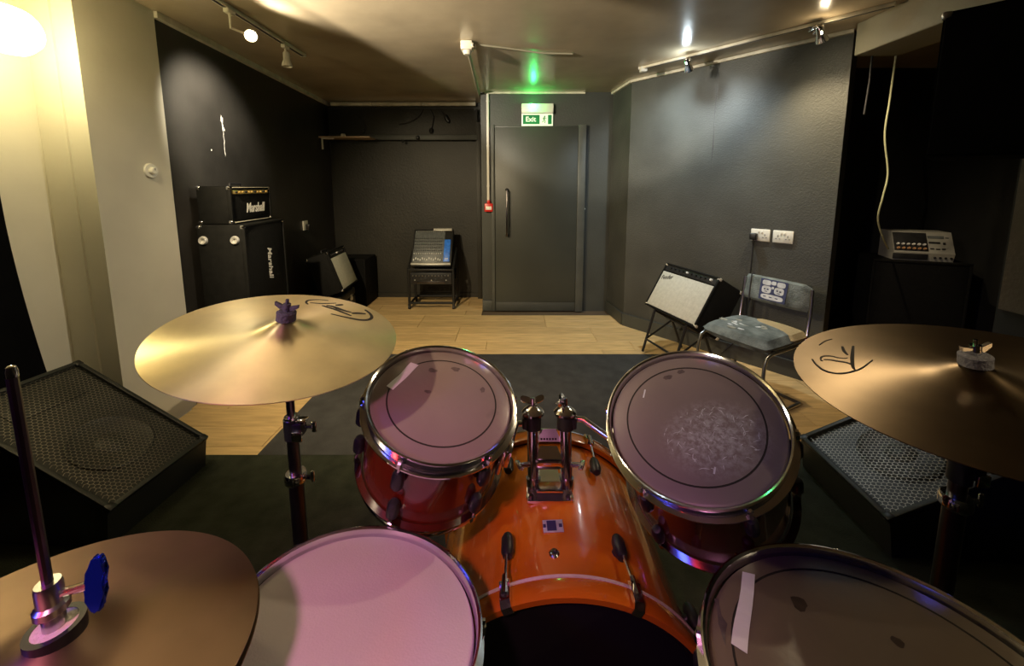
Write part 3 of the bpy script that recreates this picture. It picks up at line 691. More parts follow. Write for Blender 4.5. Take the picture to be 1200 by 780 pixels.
def wedge(label, Mf, ln, wd, group=None):
    """Mf: frame at the middle of the sloping face, X = across the face, Y = up the slope, Z = outward.
    ln = length up the slope, wd = width"""
    a = math.acos(max(-1, min(1, Mf.to_3x3().col[2].z)))            # slope of the face from level
    cz = Mf.translation.z; lo = cz - ln / 2 * math.sin(a); hi = cz + ln / 2 * math.sin(a)
    zf = .0045
    # frame of the side profile: u = horizontal up-slope direction, v = world up
    u = Mf.to_3x3().col[1].copy(); u.z = 0; u.normalize(); x = Mf.to_3x3().col[0].normalized()
    base = Vector((Mf.translation.x, Mf.translation.y, zf)); t = thing('floor_monitor', label, 'speaker', T(*base), group)
    Mp = Matrix((u, Vector((0, 0, 1)), x)).transposed().to_4x4(); Mp.translation = base
    hl = ln / 2 * math.cos(a)
    nu, nv = -math.sin(a), math.cos(a)        # outward normal in (u, v)
    inset = .022
    def off(p, d): return (p[0] + nu * d, p[1] + nv * d)
    A = (-hl, lo - zf); B = (hl, hi - zf)
    poly = [(-hl + .03, 0), off(A, -inset), off(B, -inset), (hl + .015, hi - zf - .06), (hl - .05, 0)]
    obj('cabinet', prism(nb(), poly, -wd / 2, wd / 2, Mp), 'wedge_paint', t)
    rim = nb(); r = .018
    for c, s in (((0, ln / 2 - r / 2, -inset / 2), (wd, r, inset)), ((0, -ln / 2 + r / 2, -inset / 2), (wd, r, inset)), ((wd / 2 - r / 2, 0, -inset / 2), (r, ln - 2 * r, inset)), ((-wd / 2 + r / 2, 0, -inset / 2), (r, ln - 2 * r, inset))):
        box(rim, c, s, Mf, bev=.003)
    obj('rim', rim, 'wedge_paint', t)
    g = obj('grille', hexgrille(nb(), wd - .04, ln - .04, .0155, Mf @ T(0, 0, -.008)), 'grille_metal', t, smooth=0); g['kind'] = 'stuff'
    wf = nb(); lathe(wf, [(.135, .006), (.128, .010), (.115, .002), (.05, -.0), (.045, .004), (0, .012)], 40, Mf @ T(0, -.10, -inset + .001)); obj('woofer', wf, 'wedge_paint', t)
    hn = nb(); box(hn, (0, ln / 2 - .12, -inset + .003), (.24, .10, .006), Mf, bev=.002); obj('horn', hn, 'wedge_paint', t)
    for sx in (-1, 1):
        for sy in (-1, 1):
            obj('corner_cap', box(nb(), (sx * (wd / 2 - .012), sy * (ln / 2 - .012), -.010), (.030, .030, .024), Mf, bev=.006), 'black_plastic', t)
    return t
def wmat(Tp, Rp, Bp, Lp):
    Tp, Rp, Bp, Lp = map(Vector, (Tp, Rp, Bp, Lp)); c = (Tp + Rp + Bp + Lp) / 4
    up = (Tp - Rp + Lp - Bp).normalized(); ac = (Bp - Rp + Lp - Tp).normalized(); z = ac.cross(up)
    if z.z < 0: z = -z
    ac = up.cross(z).normalized(); m = Matrix((ac, up, z)).transposed().to_4x4(); m.translation = c; return m
wedge('black floor monitor with a wide open mesh grille against the white wall', wmat((-1.997, 1.675, .513), (-1.414, 1.642, .159), (-1.414, 1.228, .159), (-1.997, 1.261, .513)), .685, .42)
wedge('black floor monitor half hidden under the dull brown cymbal', wmat((1.94, 1.61, .47), (1.315, 1.64, .155), (1.315, 1.20, .155), (1.94, 1.17, .47)), .70, .44)

# ================================================================== LEFT WALL: small guitar stack
LA = math.atan(.0655)
def lw(y): return -1.904 - .0655 * (y - 2.157)
def cabinet(name, label, cat, Mw, w_, d_, h_, front='speaker_cloth', lip=.014, caps=True, body='tolex', group=None, cap_m='chrome'):
    """box standing on Mw: X right across the front, Y back, Z up; front cloth recessed on the -Y side"""
    t = thing(name, label, cat, Mw, group)
    b = nb(); box(b, (0, d_ / 2 + .008, h_ / 2), (w_, d_ - .016, h_), bev=.010)
    obj('body', b, body, t, Mw)
    b = nb()
    for c, s in (((0, .010, h_ - lip / 2), (w_, .024, lip)), ((0, .010, lip / 2), (w_, .024, lip)), ((w_ / 2 - lip / 2, .010, h_ / 2), (lip, .024, h_ - 2 * lip)), ((-w_ / 2 + lip / 2, .010, h_ / 2), (lip, .024, h_ - 2 * lip))): box(b, c, s, bev=.003)
    obj('front_frame', b, body, t, Mw)
    if front: obj('grille_cloth', box(nb(), (0, .009, h_ / 2), (w_ - 2 * lip - .002, .008, h_ - 2 * lip - .002), bev=.002), front, t, Mw)
    if caps:
        for sx in (-1, 1):
            for sz in (0, 1):
                for yy in (.012, d_ - .012):
                    obj('corner_cap', box(nb(), (sx * (w_ / 2 - .009), yy, h_ - .012 if sz else .012), (.024, .028, .024), bev=.008, seg=3), cap_m, t, Mw)
    return t
def on_wall(x, y, z, rz): return T(x, y, z) @ Matrix.Rotation(rz, 4, 'Z')
RZL = R(90) + LA                      # fronts of the stack look into the room (+x)
# lower cabinet, upper cabinet standing on its side, head
cabinet('speaker_cabinet', 'black speaker cabinet at the bottom of the guitar stack behind the bright cymbal', 'speaker', on_wall(-1.612, 2.50, 0, RZL), .46, .27, .46)
uc = cabinet('speaker_cabinet', 'black speaker cabinet turned on its end with white script logo running down it', 'speaker', on_wall(-1.612, 2.50, .46, RZL), .455, .27, .61)
Mu = W[uc.name]
lg = nb(); text(lg, 'Marshall', .062, Mu @ T(.03, .0045, .335) @ Matrix.Rotation(R(90), 4, 'X') @ Matrix.Rotation(R(-90), 4, 'Z'), shear=.25, width=1.0, bold=.0012); obj('logo_lettering', lg, 'white_print', uc)
for zz, yy in ((.52, .055), (.52, .235), (.09, .055), (.09, .235)):       # castor cups on the side that faces the kit
    b = nb(); lathe(b, [(0, .002), (.010, .002), (.013, .012), (.021, .014), (.024, .008), (.026, 0), (0, 0)], 24, Mu @ frame((-.2275, yy, zz), z=(-1, 0, 0))); obj('castor_cup', b, 'steel_bright', uc)
hd_ = cabinet('guitar_amplifier', 'small black amplifier head with gold panel and white script logo, atop the stack', 'amplifier', on_wall(-1.69, 2.51, 1.072, RZL), .43, .195, .228, front=None)
Mh = W[hd_.name]
obj('front_panel', box(nb(), (0, .010, .095), (.395, .008, .150), bev=.002), 'speaker_cloth', hd_, Mh)
gp = obj('control_panel', box(nb(), (0, .007, .192), (.375, .010, .024), bev=.002), 'gold_panel', hd_, Mh)
for i in range(11): obj('control_knob', lathe(nb(), [(0, .010), (.006, .010), (.007, 0)], 10, Mh @ frame((-.16 + .032 * i, .002, .192), z=(0, -1, 0))), 'gold_panel' if i % 3 else 'black_plastic', gp)
lg = nb(); text(lg, 'Marshall', .082, Mh @ T(.035, .0055, .088) @ Matrix.Rotation(R(90), 4, 'X'), shear=.28, bold=.0022, width=.72); obj('logo_lettering', lg, 'white_print', hd_)
for zz in (.220, .010): obj('piping', box(nb(), (0, -.003, zz), (.39, .004, .005), Mh, bev=.001), 'coving', hd_)
b = nb(); tube(b, [(-.06, .10, .228), (-.055, .10, .243), (.055, .10, .243), (.06, .10, .228)], .006, 8, Mh); obj('carry_handle', b, 'black_rubber', hd_)

# combo amp tilted on a case, left rear corner
case = thing('equipment_case', 'long low black equipment case lying under the tilted grey fronted combo', 'case', on_wall(-1.60, 3.50, 0, R(90) + LA))
Mk = W[case.name]
obj('lower_shell', box(nb(), (0, .16, .0965), (.74, .33, .193), bev=.02, seg=3), 'case_grey', case, Mk)
obj('lid', box(nb(), (0, .16, .235), (.74, .33, .08), bev=.02, seg=3), 'case_grey', case, Mk)
for sx in (-.24, .24):
    b = nb(); box(b, (sx, -.006, .195), (.05, .012, .06), bev=.003); cyl(b, (sx, -.012, .21), (sx, -.012, .17), .008, n=10); obj('latch', b, 'steel_bright', case, Mk)
b = nb(); tube(b, [(-.375, .10, .24), (-.395, .10, .25), (-.395, .22, .25), (-.375, .22, .24)], .008, 8); obj('carry_handle', b, 'steel_bright', case, Mk)
# tilted amp: front-bottom edge at x=-1.57 z=.39, leaning back 18 degrees
Ma = T(-1.545, 3.60, .352) @ Matrix.Rotation(R(90) + LA, 4, 'Z') @ Matrix.Rotation(R(-19), 4, 'X')
ca = cabinet('combo_amplifier', 'black combo amplifier with pale grey cloth leaning back on a case by the alcove', 'amplifier', Ma, .40, .215, .385, front=None)
obj('grille_cloth', box(nb(), (0, .006, .165), (.375, .010, .30), bev=.003), 'silver_cloth', ca, Ma)
cp = obj('control_panel', box(nb(), (0, .014, .345), (.375, .012, .05), bev=.002), 'panel_black', ca, Ma)
for i in range(7): obj('control_knob', lathe(nb(), [(0, .012), (.007, .012), (.008, 0)], 10, Ma @ frame((-.14 + .045 * i, .009, .345), z=(0, -1, 0))), 'knob_white' if i == 3 else 'black_plastic', cp)
b = nb(); tube(b, [(-.07, .11, .385), (-.06, .11, .405), (.06, .11, .405), (.07, .11, .385)], .007, 8, Ma); obj('carry_handle', b, 'black_rubber', ca)
cabinet('speaker_cabinet', 'plain black speaker cabinet in the corner behind the tilted grey fronted combo', 'speaker', T(-1.775, 4.04, 0), .40, .34, .52, caps=False)
# socket with a plug on the black wall
Ms = on_wall(lw(3.694) + .001, 3.694, .924, R(90) + LA)
so = thing('wall_socket', 'white wall socket with black plug on the black left wall', 'socket', Ms)
obj('face_plate', box(nb(), (0, -.006, 0), (.092, .012, .09), bev=.003), 'white_plastic', so, Ms)
b = nb(); box(b, (.008, -.03, -.012), (.044, .036, .05), bev=.008); cyl(b, (.008, -.03, -.03), (.008, -.03, -.055), .007, n=8); obj('plug', b, 'black_plastic', so, Ms)
# round knob on the white wall
Mn = on_wall(-1.883, 2.022, 1.379, R(86.2)); 
kn = thing('dimmer_knob', 'round white dimmer knob on the white wall', 'switch', Mn)
obj('base_plate', lathe(nb(), [(0, .012), (.034, .012), (.038, .006), (.038, 0), (0, 0)], 36, Mn @ frame((0, 0, 0), z=(0, -1, 0))), 'white_plastic', kn)
kb = nb(); lathe(kb, [(0, .030), (.015, .030), (.018, .024), (.019, .012), (0, .012)], 28, Mn @ frame((0, 0, 0), z=(0, -1, 0))); obj('dial', kb, 'white_plastic', kn)
b = nb(); box(b, (0, -.031, .008), (.003, .002, .012), Mn); obj('pointer', b, 'panel_grey', kn)
# bare plaster where paint has flaked off the black wall
def flake(pts, dy=0):
    b = nb(); pts = [(2.64 + (y - 2.64) * .55 if abs(y - 2.64) < .06 else y, z) for y, z in pts]; v = [(lw(y) + .0012, y, z) for y, z in pts]; c = Vector((0, 0, 0))
    for p in v: c += Vector(p)
    c /= len(v); v2 = [(x - .003, y, z) for x, y, z in v]; k = len(v)
    merge(b, v + v2, [list(range(k))] + [[i, (i + 1) % k, k + (i + 1) % k, k + i] for i in range(k)]); obj('plaster_flake', b, 'paint_chip', wl)
flake([(2.617, 1.752), (2.628, 1.768), (2.636, 1.748), (2.652, 1.756), (2.648, 1.722), (2.632, 1.708), (2.622, 1.722), (2.610, 1.728)])
flake([(2.628, 1.708), (2.640, 1.712), (2.655, 1.690), (2.672, 1.676), (2.664, 1.664), (2.650, 1.676), (2.640, 1.660), (2.630, 1.668)])
flake([(2.640, 1.662), (2.648, 1.658), (2.640, 1.63), (2.650, 1.60), (2.640, 1.575), (2.638, 1.54), (2.646, 1.515), (2.640, 1.50), (2.632, 1.52), (2.630, 1.55), (2.634, 1.58), (2.640, 1.602), (2.632, 1.63)])
flake([(2.505, 1.532), (2.512, 1.536), (2.515, 1.527), (2.508, 1.523)])

# wall lamp and drape on the near left wall
wlp = thing('wall_lamp', 'round glass wall lamp glowing on the near white wall', 'lamp', T(-2.07, 1.47, 1.86))
obj('back_plate', lathe(nb(), [(0, .018), (.045, .018), (.052, .010), (.052, 0), (0, 0)], 32, frame((-2.07, 1.47, 1.86), z=(1, 0, 0))), 'white_plastic', wlp)
obj('arm', tube(nb(), [(-2.06, 1.47, 1.86), (-1.98, 1.47, 1.84), (-1.90, 1.47, 1.85)], .009, 10), 'white_plastic', wlp)
obj('lamp_globe', lathe(nb(), [(0, .155), (.04, .148), (.072, .122), (.086, .085), (.080, .045), (.055, .012), (.030, .002), (0, 0)], 40, frame((-1.895, 1.47, 1.86), z=(1, 0, 0))), 'lamp_glass', wlp)
dr = nb(); nv, nh = 16, 40; V = []
for i in range(nv + 1):
    z = .03 + (1.66 - .03) * i / nv; ye = 1.535 + .13 * max(0, (1.25 - z) / 1.25) ** 1.6
    for j in range(nh + 1):
        f = j / nh; y = -.9 + (ye + .9) * f; V.append((-2.030 + .011 * math.sin(f * 62) * (.6 + .4 * (1 - i / nv)), y, z))
k = len(V); V2 = [(x - .004, y, z) for x, y, z in V]; F = []
for i in range(nv):
    for j in range(nh):
        a = i * (nh + 1) + j; F.append([a, a + 1, a + nh + 2, a + nh + 1]); F.append([k + a, k + a + nh + 1, k + a + nh + 2, k + a + 1])
for i in range(nv):
    a = i * (nh + 1) + nh; F.append([a, a + nh + 1, k + a + nh + 1, k + a])
for j in range(nh): F.append([j, k + j, k + j + 1, j + 1]); a = nv * (nh + 1) + j; F.append([a, a + 1, k + a + 1, k + a])
merge(dr, V + V2, F)
dt = thing('black_drape', 'black cloth drape hanging on the near white wall below the glowing lamp', 'curtain', T(-2.03, .3, .03))
obj('cloth', dr, 'black_cloth', dt)
b = nb(); cyl(b, (-2.045, -.95, 1.672), (-2.045, 1.50, 1.672), .010, n=12); obj('curtain_rail', b, 'black_plastic', dt)

# ================================================================== REAR: rack, mixer, shelf, exit sign
rk = thing('rack_stand', 'black rack stand on castors holding the mixing desk in the alcove', 'rack', T(-.857, 4.10, 0)); Mr_ = W[rk.name]
for sx in (-1, 1):
    b = nb(); tube(b, [(sx * .235, -.13, .05), (sx * .235, -.13, .43), (sx * .235, .12, .62)], .014, 10); tube(b, [(sx * .235, .14, .05), (sx * .235, .12, .62)], .014, 10); tube(b, [(sx * .235, -.15, .05), (sx * .235, .17, .05)], .014, 10)
    obj('side_frame', b, 'black_plastic', rk, Mr_)
    for yy in (-.135, .155):
        b = nb(); cyl(b, (sx * .235 - .011, yy, .022), (sx * .235 + .011, yy, .022), .022, n=18); obj('castor', b, 'black_rubber', rk, Mr_)
b = nb(); tube(b, [(-.235, -.13, .065), (.235, -.13, .065)], .013, 10); tube(b, [(-.235, .14, .065), (.235, .14, .065)], .013, 10); obj('cross_bar', b, 'black_plastic', rk, Mr_)
obj('shelf_bar', box(nb(), (0, -.135, .425), (.46, .02, .022), bev=.003), 'black_plastic', rk, Mr_)
ef = thing('rack_unit', 'flat black rack amplifier with small lights below the mixing desk', 'amplifier', T(-.857, 4.10, .27)); Me = W[ef.name]
obj('chassis', box(nb(), (0, .01, .06), (.44, .26, .12), bev=.004), 'panel_black', ef, Me)
fp = obj('face_plate', box(nb(), (0, -.126, .06), (.436, .010, .125), bev=.003), 'panel_black', ef, Me)
for i in range(12): obj('control_knob', lathe(nb(), [(0, .010), (.006, .010), (.008, 0)], 10, Me @ frame((-.19 + .034 * i, -.131, .092), z=(0, -1, 0))), 'chrome_dull', fp)
for i in range(7): obj('indicator', box(nb(), (-.17 + .055 * i + (.01 if i % 2 else 0), -.132, .045 + .012 * (i % 3)), (.012, .004, .008)), 'knob_white' if i % 3 == 0 else 'panel_grey', fp, Me)
obj('vent_strip', box(nb(), (0, -.132, .018), (.30, .004, .022), bev=.001), 'steel_dark', fp, Me)
Mx = T(-.857, 3.975, .475) @ Matrix.Rotation(R(58), 4, 'X')
mx = thing('mixing_desk', 'black mixing desk with blue section tilted up on the rack stand', 'mixer', Mx)
obj('chassis', box(nb(), (0, .205, -.035), (.43, .43, .07), bev=.008), 'black_plastic', mx, Mx)
pn = obj('control_surface', box(nb(), (-.035, .215, .002), (.325, .37, .005), bev=.001), 'panel_grey', mx, Mx)
obj('master_section', box(nb(), (.16, .165, .0025), (.065, .255, .006), bev=.001), 'screen_blue', mx, Mx, label='blue master section')
jk = nb()
for i in range(14):
    lathe(jk, [(0, .010), (.006, .010), (.007, 0)], 8, T(-.185 + .0225 * i, .385, .004))
obj('jack_row', jk, 'chrome_dull', pn, Mx)
fd = nb()
for i in range(13):
    box(fd, (-.185 + .0235 * i, .055 + .008 * ((i * 5) % 3), .010), (.012, .022, .012), bev=.002)
obj('fader_caps', fd, 'knob_white', pn, Mx)
for r_ in range(6):
    kr = nb()
    for i in range(13): lathe(kr, [(0, .012), (.005, .012), (.006, 0)], 8, T(-.185 + .0235 * i, .125 + .036 * r_, .004))
    obj('knob_row', kr, 'knob_white' if r_ == 0 else 'panel_black', pn, Mx)
for i in range(4): obj('master_button', box(nb(), (.145 + .010 * i, .07 + .0 * i, .008), (.006, .014, .006), bev=.001), 'knob_white', mx, Mx)
obj('arm_rest', box(nb(), (0, .012, .004), (.42, .024, .014), bev=.004), 'panel_silver', mx, Mx)
obj('meter_bridge', box(nb(), (.10, .408, .008), (.20, .028, .022), bev=.003), 'panel_silver', mx, Mx)

# shelf on a bracket in the alcove corner
sf = thing('wall_shelf', 'narrow wooden shelf on a white bracket at the end of the black wall', 'shelf', T(-1.79, 4.22, 1.80))
obj('board', box(nb(), (-1.765, 4.22, 1.812), (.53, .20, .016), bev=.003), 'wood_shelf', sf)
b = nb(); box(b, (-2.0, 4.14, 1.745), (.016, .012, .118), bev=.002); box(b, (-1.94, 4.14, 1.798), (.13, .012, .010), bev=.002); obj('bracket', b, 'white_plastic', sf)
b = nb(); lathe(b, [(0, .04), (.02, .038), (.026, .02), (.024, .004), (.02, 0), (0, 0)], 20, T(-1.82, 4.24, 1.8205)); single('small_cup', b, 'coving', 'tiny pale cup standing on the wooden wall shelf', 'cup', M=None)
# cables and plugs hanging on the bulkhead
def cable(name, pts, r, m, label, ends=None, emat='black_plastic'):
    P = []
    V_ = [Vector(p) for p in pts]
    for i in range(len(V_) - 1):
        a, c = V_[i], V_[i + 1]; p0 = V_[max(i - 1, 0)]; p3 = V_[min(i + 2, len(V_) - 1)]
        for s in range(8):
            u = s / 8; P.append(.5 * ((2 * a) + (c - p0) * u + (2 * p0 - 5 * a + 4 * c - p3) * u * u + (3 * a - p0 - 3 * c + p3) * u ** 3))
    P.append(V_[-1]); t = thing(name, label, 'cable', T(*pts[0]))
    obj('cord', tube(nb(), [tuple(p) for p in P], r, 8), m, t)
    for e in ends or []: obj('plug', e, emat, t)
    return t
def blob(c, rx, rz, d=(0, 0, 1)): return lathe(nb(), [(0, rz), (rx * .7, rz * .7), (rx, 0), (rx * .7, -rz * .7), (0, -rz)], 14, frame(c, z=d))
Yb = 4.335
cable('hanging_cable', [(-.90, Yb, 2.14), (-.86, Yb, 2.05), (-.885, Yb, 1.93)], .005, 'black_rubber', 'short black cable with plug hanging down the alcove bulkhead', [blob((-.888, Yb, 1.905), .026, .032)])
cable('hanging_cable', [(-.80, Yb, 2.145), (-.765, Yb, 2.10), (-.71, Yb, 2.035)], .008, 'black_rubber', 'thick black cable end with long plug under the ceiling trunking', [blob((-.712, Yb, 2.03), .026, .055, (-.5, 0, 1))])
cable('hanging_cable', [(-1.92, Yb, 2.11), (-1.86, Yb, 2.06), (-1.75, Yb + .005, 2.10), (-1.62, Yb, 1.98), (-1.62, Yb, 1.90), (-1.70, Yb - .01, 1.84)], .005, 'black_rubber', 'looping black cable dangling above the wooden wall shelf', [blob((-1.635, Yb, 1.90), .014, .03)])
cable('hanging_cable', [(-.97, Yb, 2.14), (-1.02, Yb, 2.06), (-1.12, Yb, 2.0), (-1.24, Yb, 1.97)], .006, 'black_rubber', 'black cable sagging sideways along the alcove bulkhead')
single('wall_hook', blob((-1.035, Yb - .02, 1.828), .022, .022, (0, 1, 0)), 'black_plastic', 'black round hook on the lip of the alcove bulkhead', 'hook')
single('wall_hook', blob((-1.20, Yb - .02, 1.79), .016, .020, (0, 1, 0)), 'black_plastic', 'smaller dark knob under the lip of the alcove bulkhead', 'hook')

# trunking in three lengths, conduit, junction box
for i, (a, c) in enumerate(((-1.99, -1.535), (-1.53, -.995), (-.99, -.40))):
    single('cable_trunking', box(nb(), ((a + c) / 2, 4.37, 2.192), (c - a, .05, .038), bev=.003), 'coving', ['length of cream cable trunking under the ceiling above the wall shelf', 'middle length of cream cable trunking under the alcove ceiling', 'length of cream cable trunking under the ceiling beside the vertical conduit'][i], 'trunking', loc=((a + c) / 2, 4.37, 2.17))
cd = thing('conduit', 'white vertical conduit running down to the red alarm point beside the door', 'pipe', T(-.240, 3.915, 1.15))
obj('pipe', box(nb(), (-.240, 3.915, 1.675), (.025, .028, 1.05), bev=.006), 'white_plastic', cd)
for zz in (2.13, 1.70, 1.30): obj('clip', box(nb(), (-.240, 3.917, zz), (.031, .030, .014), bev=.004), 'white_plastic', cd)
cp_ = thing('alarm_call_point', 'red fire alarm call point with white label beside the door', 'alarm', T(-.236, 3.91, 1.09))
obj('housing', box(nb(), (-.236, 3.905, 1.085), (.085, .05, .085), bev=.008), 'red_plastic', cp_)
obj('neck', box(nb(), (-.238, 3.908, 1.142), (.03, .035, .035), bev=.006), 'red_plastic', cp_)
obj('label_plate', box(nb(), (-.236, 3.879, 1.080), (.06, .003, .034), bev=.001), 'white_print', cp_)
jb = thing('junction_box', 'pale junction box on the ceiling with conduit running to the alcove', 'fitting', T(-.290, 2.60, CE))
b = nb(); box(b, (-.290, 2.60, CE - .028), (.075, .075, .056), bev=.008); lathe(b, [(0, -.082), (.022, -.08), (.028, -.065), (.030, -.05)], 20, T(-.288, 2.60, CE)); obj('box', b, 'coving', jb)
for k in range(3): obj('gland', lathe(nb(), [(.011, .022), (.016, .018), (.016, 0), (.011, 0)], 12, frame((-.29, 2.60, CE - .03), z=((1, 0, 0), (0, 1, 0), (.8, -.5, 0))[k]) @ T(0, 0, .036), closed=True), 'coving', jb)
obj('conduit_pipe', tube(nb(), [(-.29, 2.63, CE - .022), (-.315, 3.5, CE - .022), (-.335, 4.33, CE - .022)], .011, 10), 'beam_paint', jb)
single('ceiling_shadow_line', tube(nb(), [(-.26, 2.60, CE - .012), (-.05, 2.68, CE - .010), (.20, 2.78, CE - .010), (.42, 2.80, CE - .008)], .006, 8), 'beam_paint', 'thin brown tube standing for a shadow that runs sideways from the ceiling junction box', 'cable')  # shadow line on the ceiling, modelled as a darker tube

# exit sign
es = thing('exit_sign', 'green and white Exit sign with glowing green lamp above the door', 'sign', T(.25, 3.93, 1.89))
obj('housing', box(nb(), (.25, 3.905, 2.055), (.315, .05, .095), bev=.008), 'white_plastic', es)
obj('housing_rib', box(nb(), (.25, 3.898, 2.018), (.30, .055, .022), bev=.006), 'white_plastic', es)
sp = obj('sign_plate', box(nb(), (.25, 3.912, 1.952), (.31, .012, .122), bev=.002), 'sign_white', es)
b = nb(); box(b, (.190, 3.905, 1.952), (.165, .004, .088)); box(b, (.373, 3.905, 1.952), (.036, .004, .088)); obj('green_field', b, 'sign_green', sp)
b = nb(); text(b, 'Exit', .066, T(.185, 3.9025, 1.953) @ Matrix.Rotation(R(90), 4, 'X'), bold=.0014); obj('sign_lettering', b, 'sign_white', sp)
rm = nb(); Mm = T(.318, 3.9045, 1.952) @ Matrix.Rotation(R(90), 4, 'X')
lathe(rm, [(0, .001), (.007, .001), (.007, 0), (0, 0)], 14, Mm @ T(.004, .030, 0))
for pts, wd in (([(.002, .022), (-.002, .002)], .012), ([(-.002, .003), (.010, -.010), (.006, -.034)], .006), ([(-.002, .003), (-.006, -.014), (-.020, -.026)], .006), ([(.003, .018), (.016, .008), (.022, .014)], .0045), ([(.001, .018), (-.014, .014), (-.016, .002)], .0045)): ribbon(rm, pts, wd, .001, Mm)
obj('running_figure', rm, 'sign_green', sp)
obj('green_lamp', lathe(nb(), [(0, .016), (.008, .014), (.012, .006), (.012, 0), (0, 0)], 16, frame((.205, 3.881, 2.083), z=(0, -1, .2))), 'green_led', es)

# ================================================================== CEILING TRACKS
def track(label, a, c):
    a, c = Vector(a), Vector(c); d = (c - a); t = thing('light_track', label, 'track', T(*((a + c) / 2)))
    z = d.normalized(); b = nb(); box(b, (0, 0, d.length / 2), (.034, .018, d.length), frame(a, x=z.cross(Vector((0, 0, 1))), z=z), bev=.002); obj('rail', b, 'coving', t)
    b = nb(); box(b, (0, 0, d.length / 2), (.012, .006, d.length - .01), frame(a + Vector((0, 0, -.008)), x=z.cross(Vector((0, 0, 1))), z=z)); obj('slot', b, 'steel_dark', t)
    obj('end_cap', box(nb(), (0, 0, d.length + .004), (.036, .020, .008), frame(a, x=z.cross(Vector((0, 0, 1))), z=z), bev=.002), 'white_plastic', t)
track('pale ceiling track with spotlights along the black left wall', (-1.44, -.5, CE - .010), (-1.46, 2.82, CE - .010))
track('long pale ceiling track with spotlights along the slanted right wall', (2.16, 1.80, CE - .010), (1.0, 3.13, CE - .010)) if False else track('long pale ceiling track with spotlights along the slanted right wall', (1.93, 2.06, CE - .010), (1.0, 3.13, CE - .010))
def spot(label, top, head, tgt, bulb=None, m='coving', s=1.0):
    t = thing('track_spotlight', label, 'spotlight', T(*top)); top, head, tgt = Vector(top), Vector(head), Vector(tgt); z = (tgt - head).normalized()
    b = nb(); box(b, tuple(top - Vector((0, 0, .012))), (.028, .055, .024), bev=.004); obj('adapter', b, m, t)
    b = nb(); back = head - z * .035 * s; mid = Vector((top.x, top.y, min(top.z - .03, head.z + .02))); tube(b, [tuple(top - Vector((0, 0, .015))), tuple(mid), tuple(back)], .006, 8); obj('stem', b, m, t)
    b = nb(); lathe(b, [(0, -.050 * s), (.016 * s, -.048 * s), (.020 * s, -.040 * s), (.020 * s, 0), (.030 * s, .030 * s), (.031 * s, .042 * s), (.028 * s, .042 * s), (.018 * s, .004 * s), (0, .002 * s)], 24, frame(head, z=z)); obj('head', b, m, t)
    if bulb: obj('bulb', lathe(nb(), [(0, .036 * s), (.014 * s, .034 * s), (.024 * s, .026 * s), (.022 * s, .016 * s), (.012 * s, .006 * s), (0, .006 * s)], 20, frame(head, z=z)), bulb, t)
    return t
spot('white track spotlight lit and pointing into the room, near the white wall', (-1.452, 2.10, CE - .018), (-1.385, 2.16, 2.090), (-1.1, 1.6, 1.93), 'bulb_warm')
spot('unlit white track spotlight hanging straight down at the end of the track', (-1.458, 2.60, CE - .018), (-1.448, 2.59, 2.105), (-1.448, 2.59, 1.0))
spot('clear track spotlight throwing cool light on the slanted right wall', (1.245, 2.853, CE - .018), (1.225, 2.80, 2.135), (1.45, 3.05, 1.7), 'bulb_cool', 'chrome')
spot('chrome track spotlight throwing warm light at the end of the slanted wall', (1.716, 2.31, CE - .018), (1.722, 2.265, 2.140), (1.98, 2.42, 1.7), 'bulb_warm', 'chrome')
single('ceiling_box', box(nb(), (1.02, 3.12, CE - .02), (.05, .05, .04), bev=.006), 'white_plastic', 'small white box where the slanted ceiling track begins', 'fitting')

# ================================================================== RIGHT WALL
RWd = Vector((.97, -1.103, 0)).normalized(); RWn = Vector((-RWd.y, RWd.x, 0)) * -1      # along the wall toward the camera, into the room
RWn = Vector((RWd.y, -RWd.x, 0))
if RWn.x > 0: RWn = -RWn
def rwm(x, y, z):
    """frame on the slanted wall: X along the wall (to the right as seen), Y into the wall, Z up"""
    m = Matrix((RWd, -RWn, Vector((0, 0, 1)))).transposed().to_4x4(); m.translation = Vector((x, y, z)); return m
def socket(x, y, z, label, plug):
    M = rwm(x, y, z) @ T(0, -.001, 0); t = thing('wall_socket', label, 'socket', M)
    obj('face_plate', box(nb(), (0, -.006, 0), (.118, .012, .085), bev=.004), 'white_plastic', t, M)
    for s in (-1, 1):
        b = nb(); box(b, (s * .028, -.0125, .004), (.005, .002, .012)); box(b, (s * .028 - .010, -.0125, -.014), (.009, .002, .004)); box(b, (s * .028 + .010, -.0125, -.014), (.009, .002, .004)); obj('pin_slot', b, 'panel_grey', t, M)
        obj('rocker_switch', box(nb(), (s * .010, -.0135, .024), (.010, .004, .016), bev=.001), 'white_plastic', t, M)
    if plug:
        b = nb(); box(b, (-.034, -.034, -.010), (.046, .042, .048), bev=.010, seg=3); obj('plug', b, 'black_plastic', t, M)
socket(1.759, 2.694, .957, 'white double socket with a black plug in it on the slanted wall', True)
socket(1.848, 2.593, .957, 'empty white double socket above the chair on the slanted wall', False)
pb = Vector((1.737, 2.719, .93)) + RWn * .035
cable('power_cable', [tuple(pb), tuple(pb + Vector((.0, 0, -.15))), tuple(pb + Vector((-.005, .01, -.4))), tuple(pb + Vector((-.02, .02, -.7))), (1.60, 2.80, .03)], .005, 'black_rubber', 'black power cable hanging from the plug behind the chair')
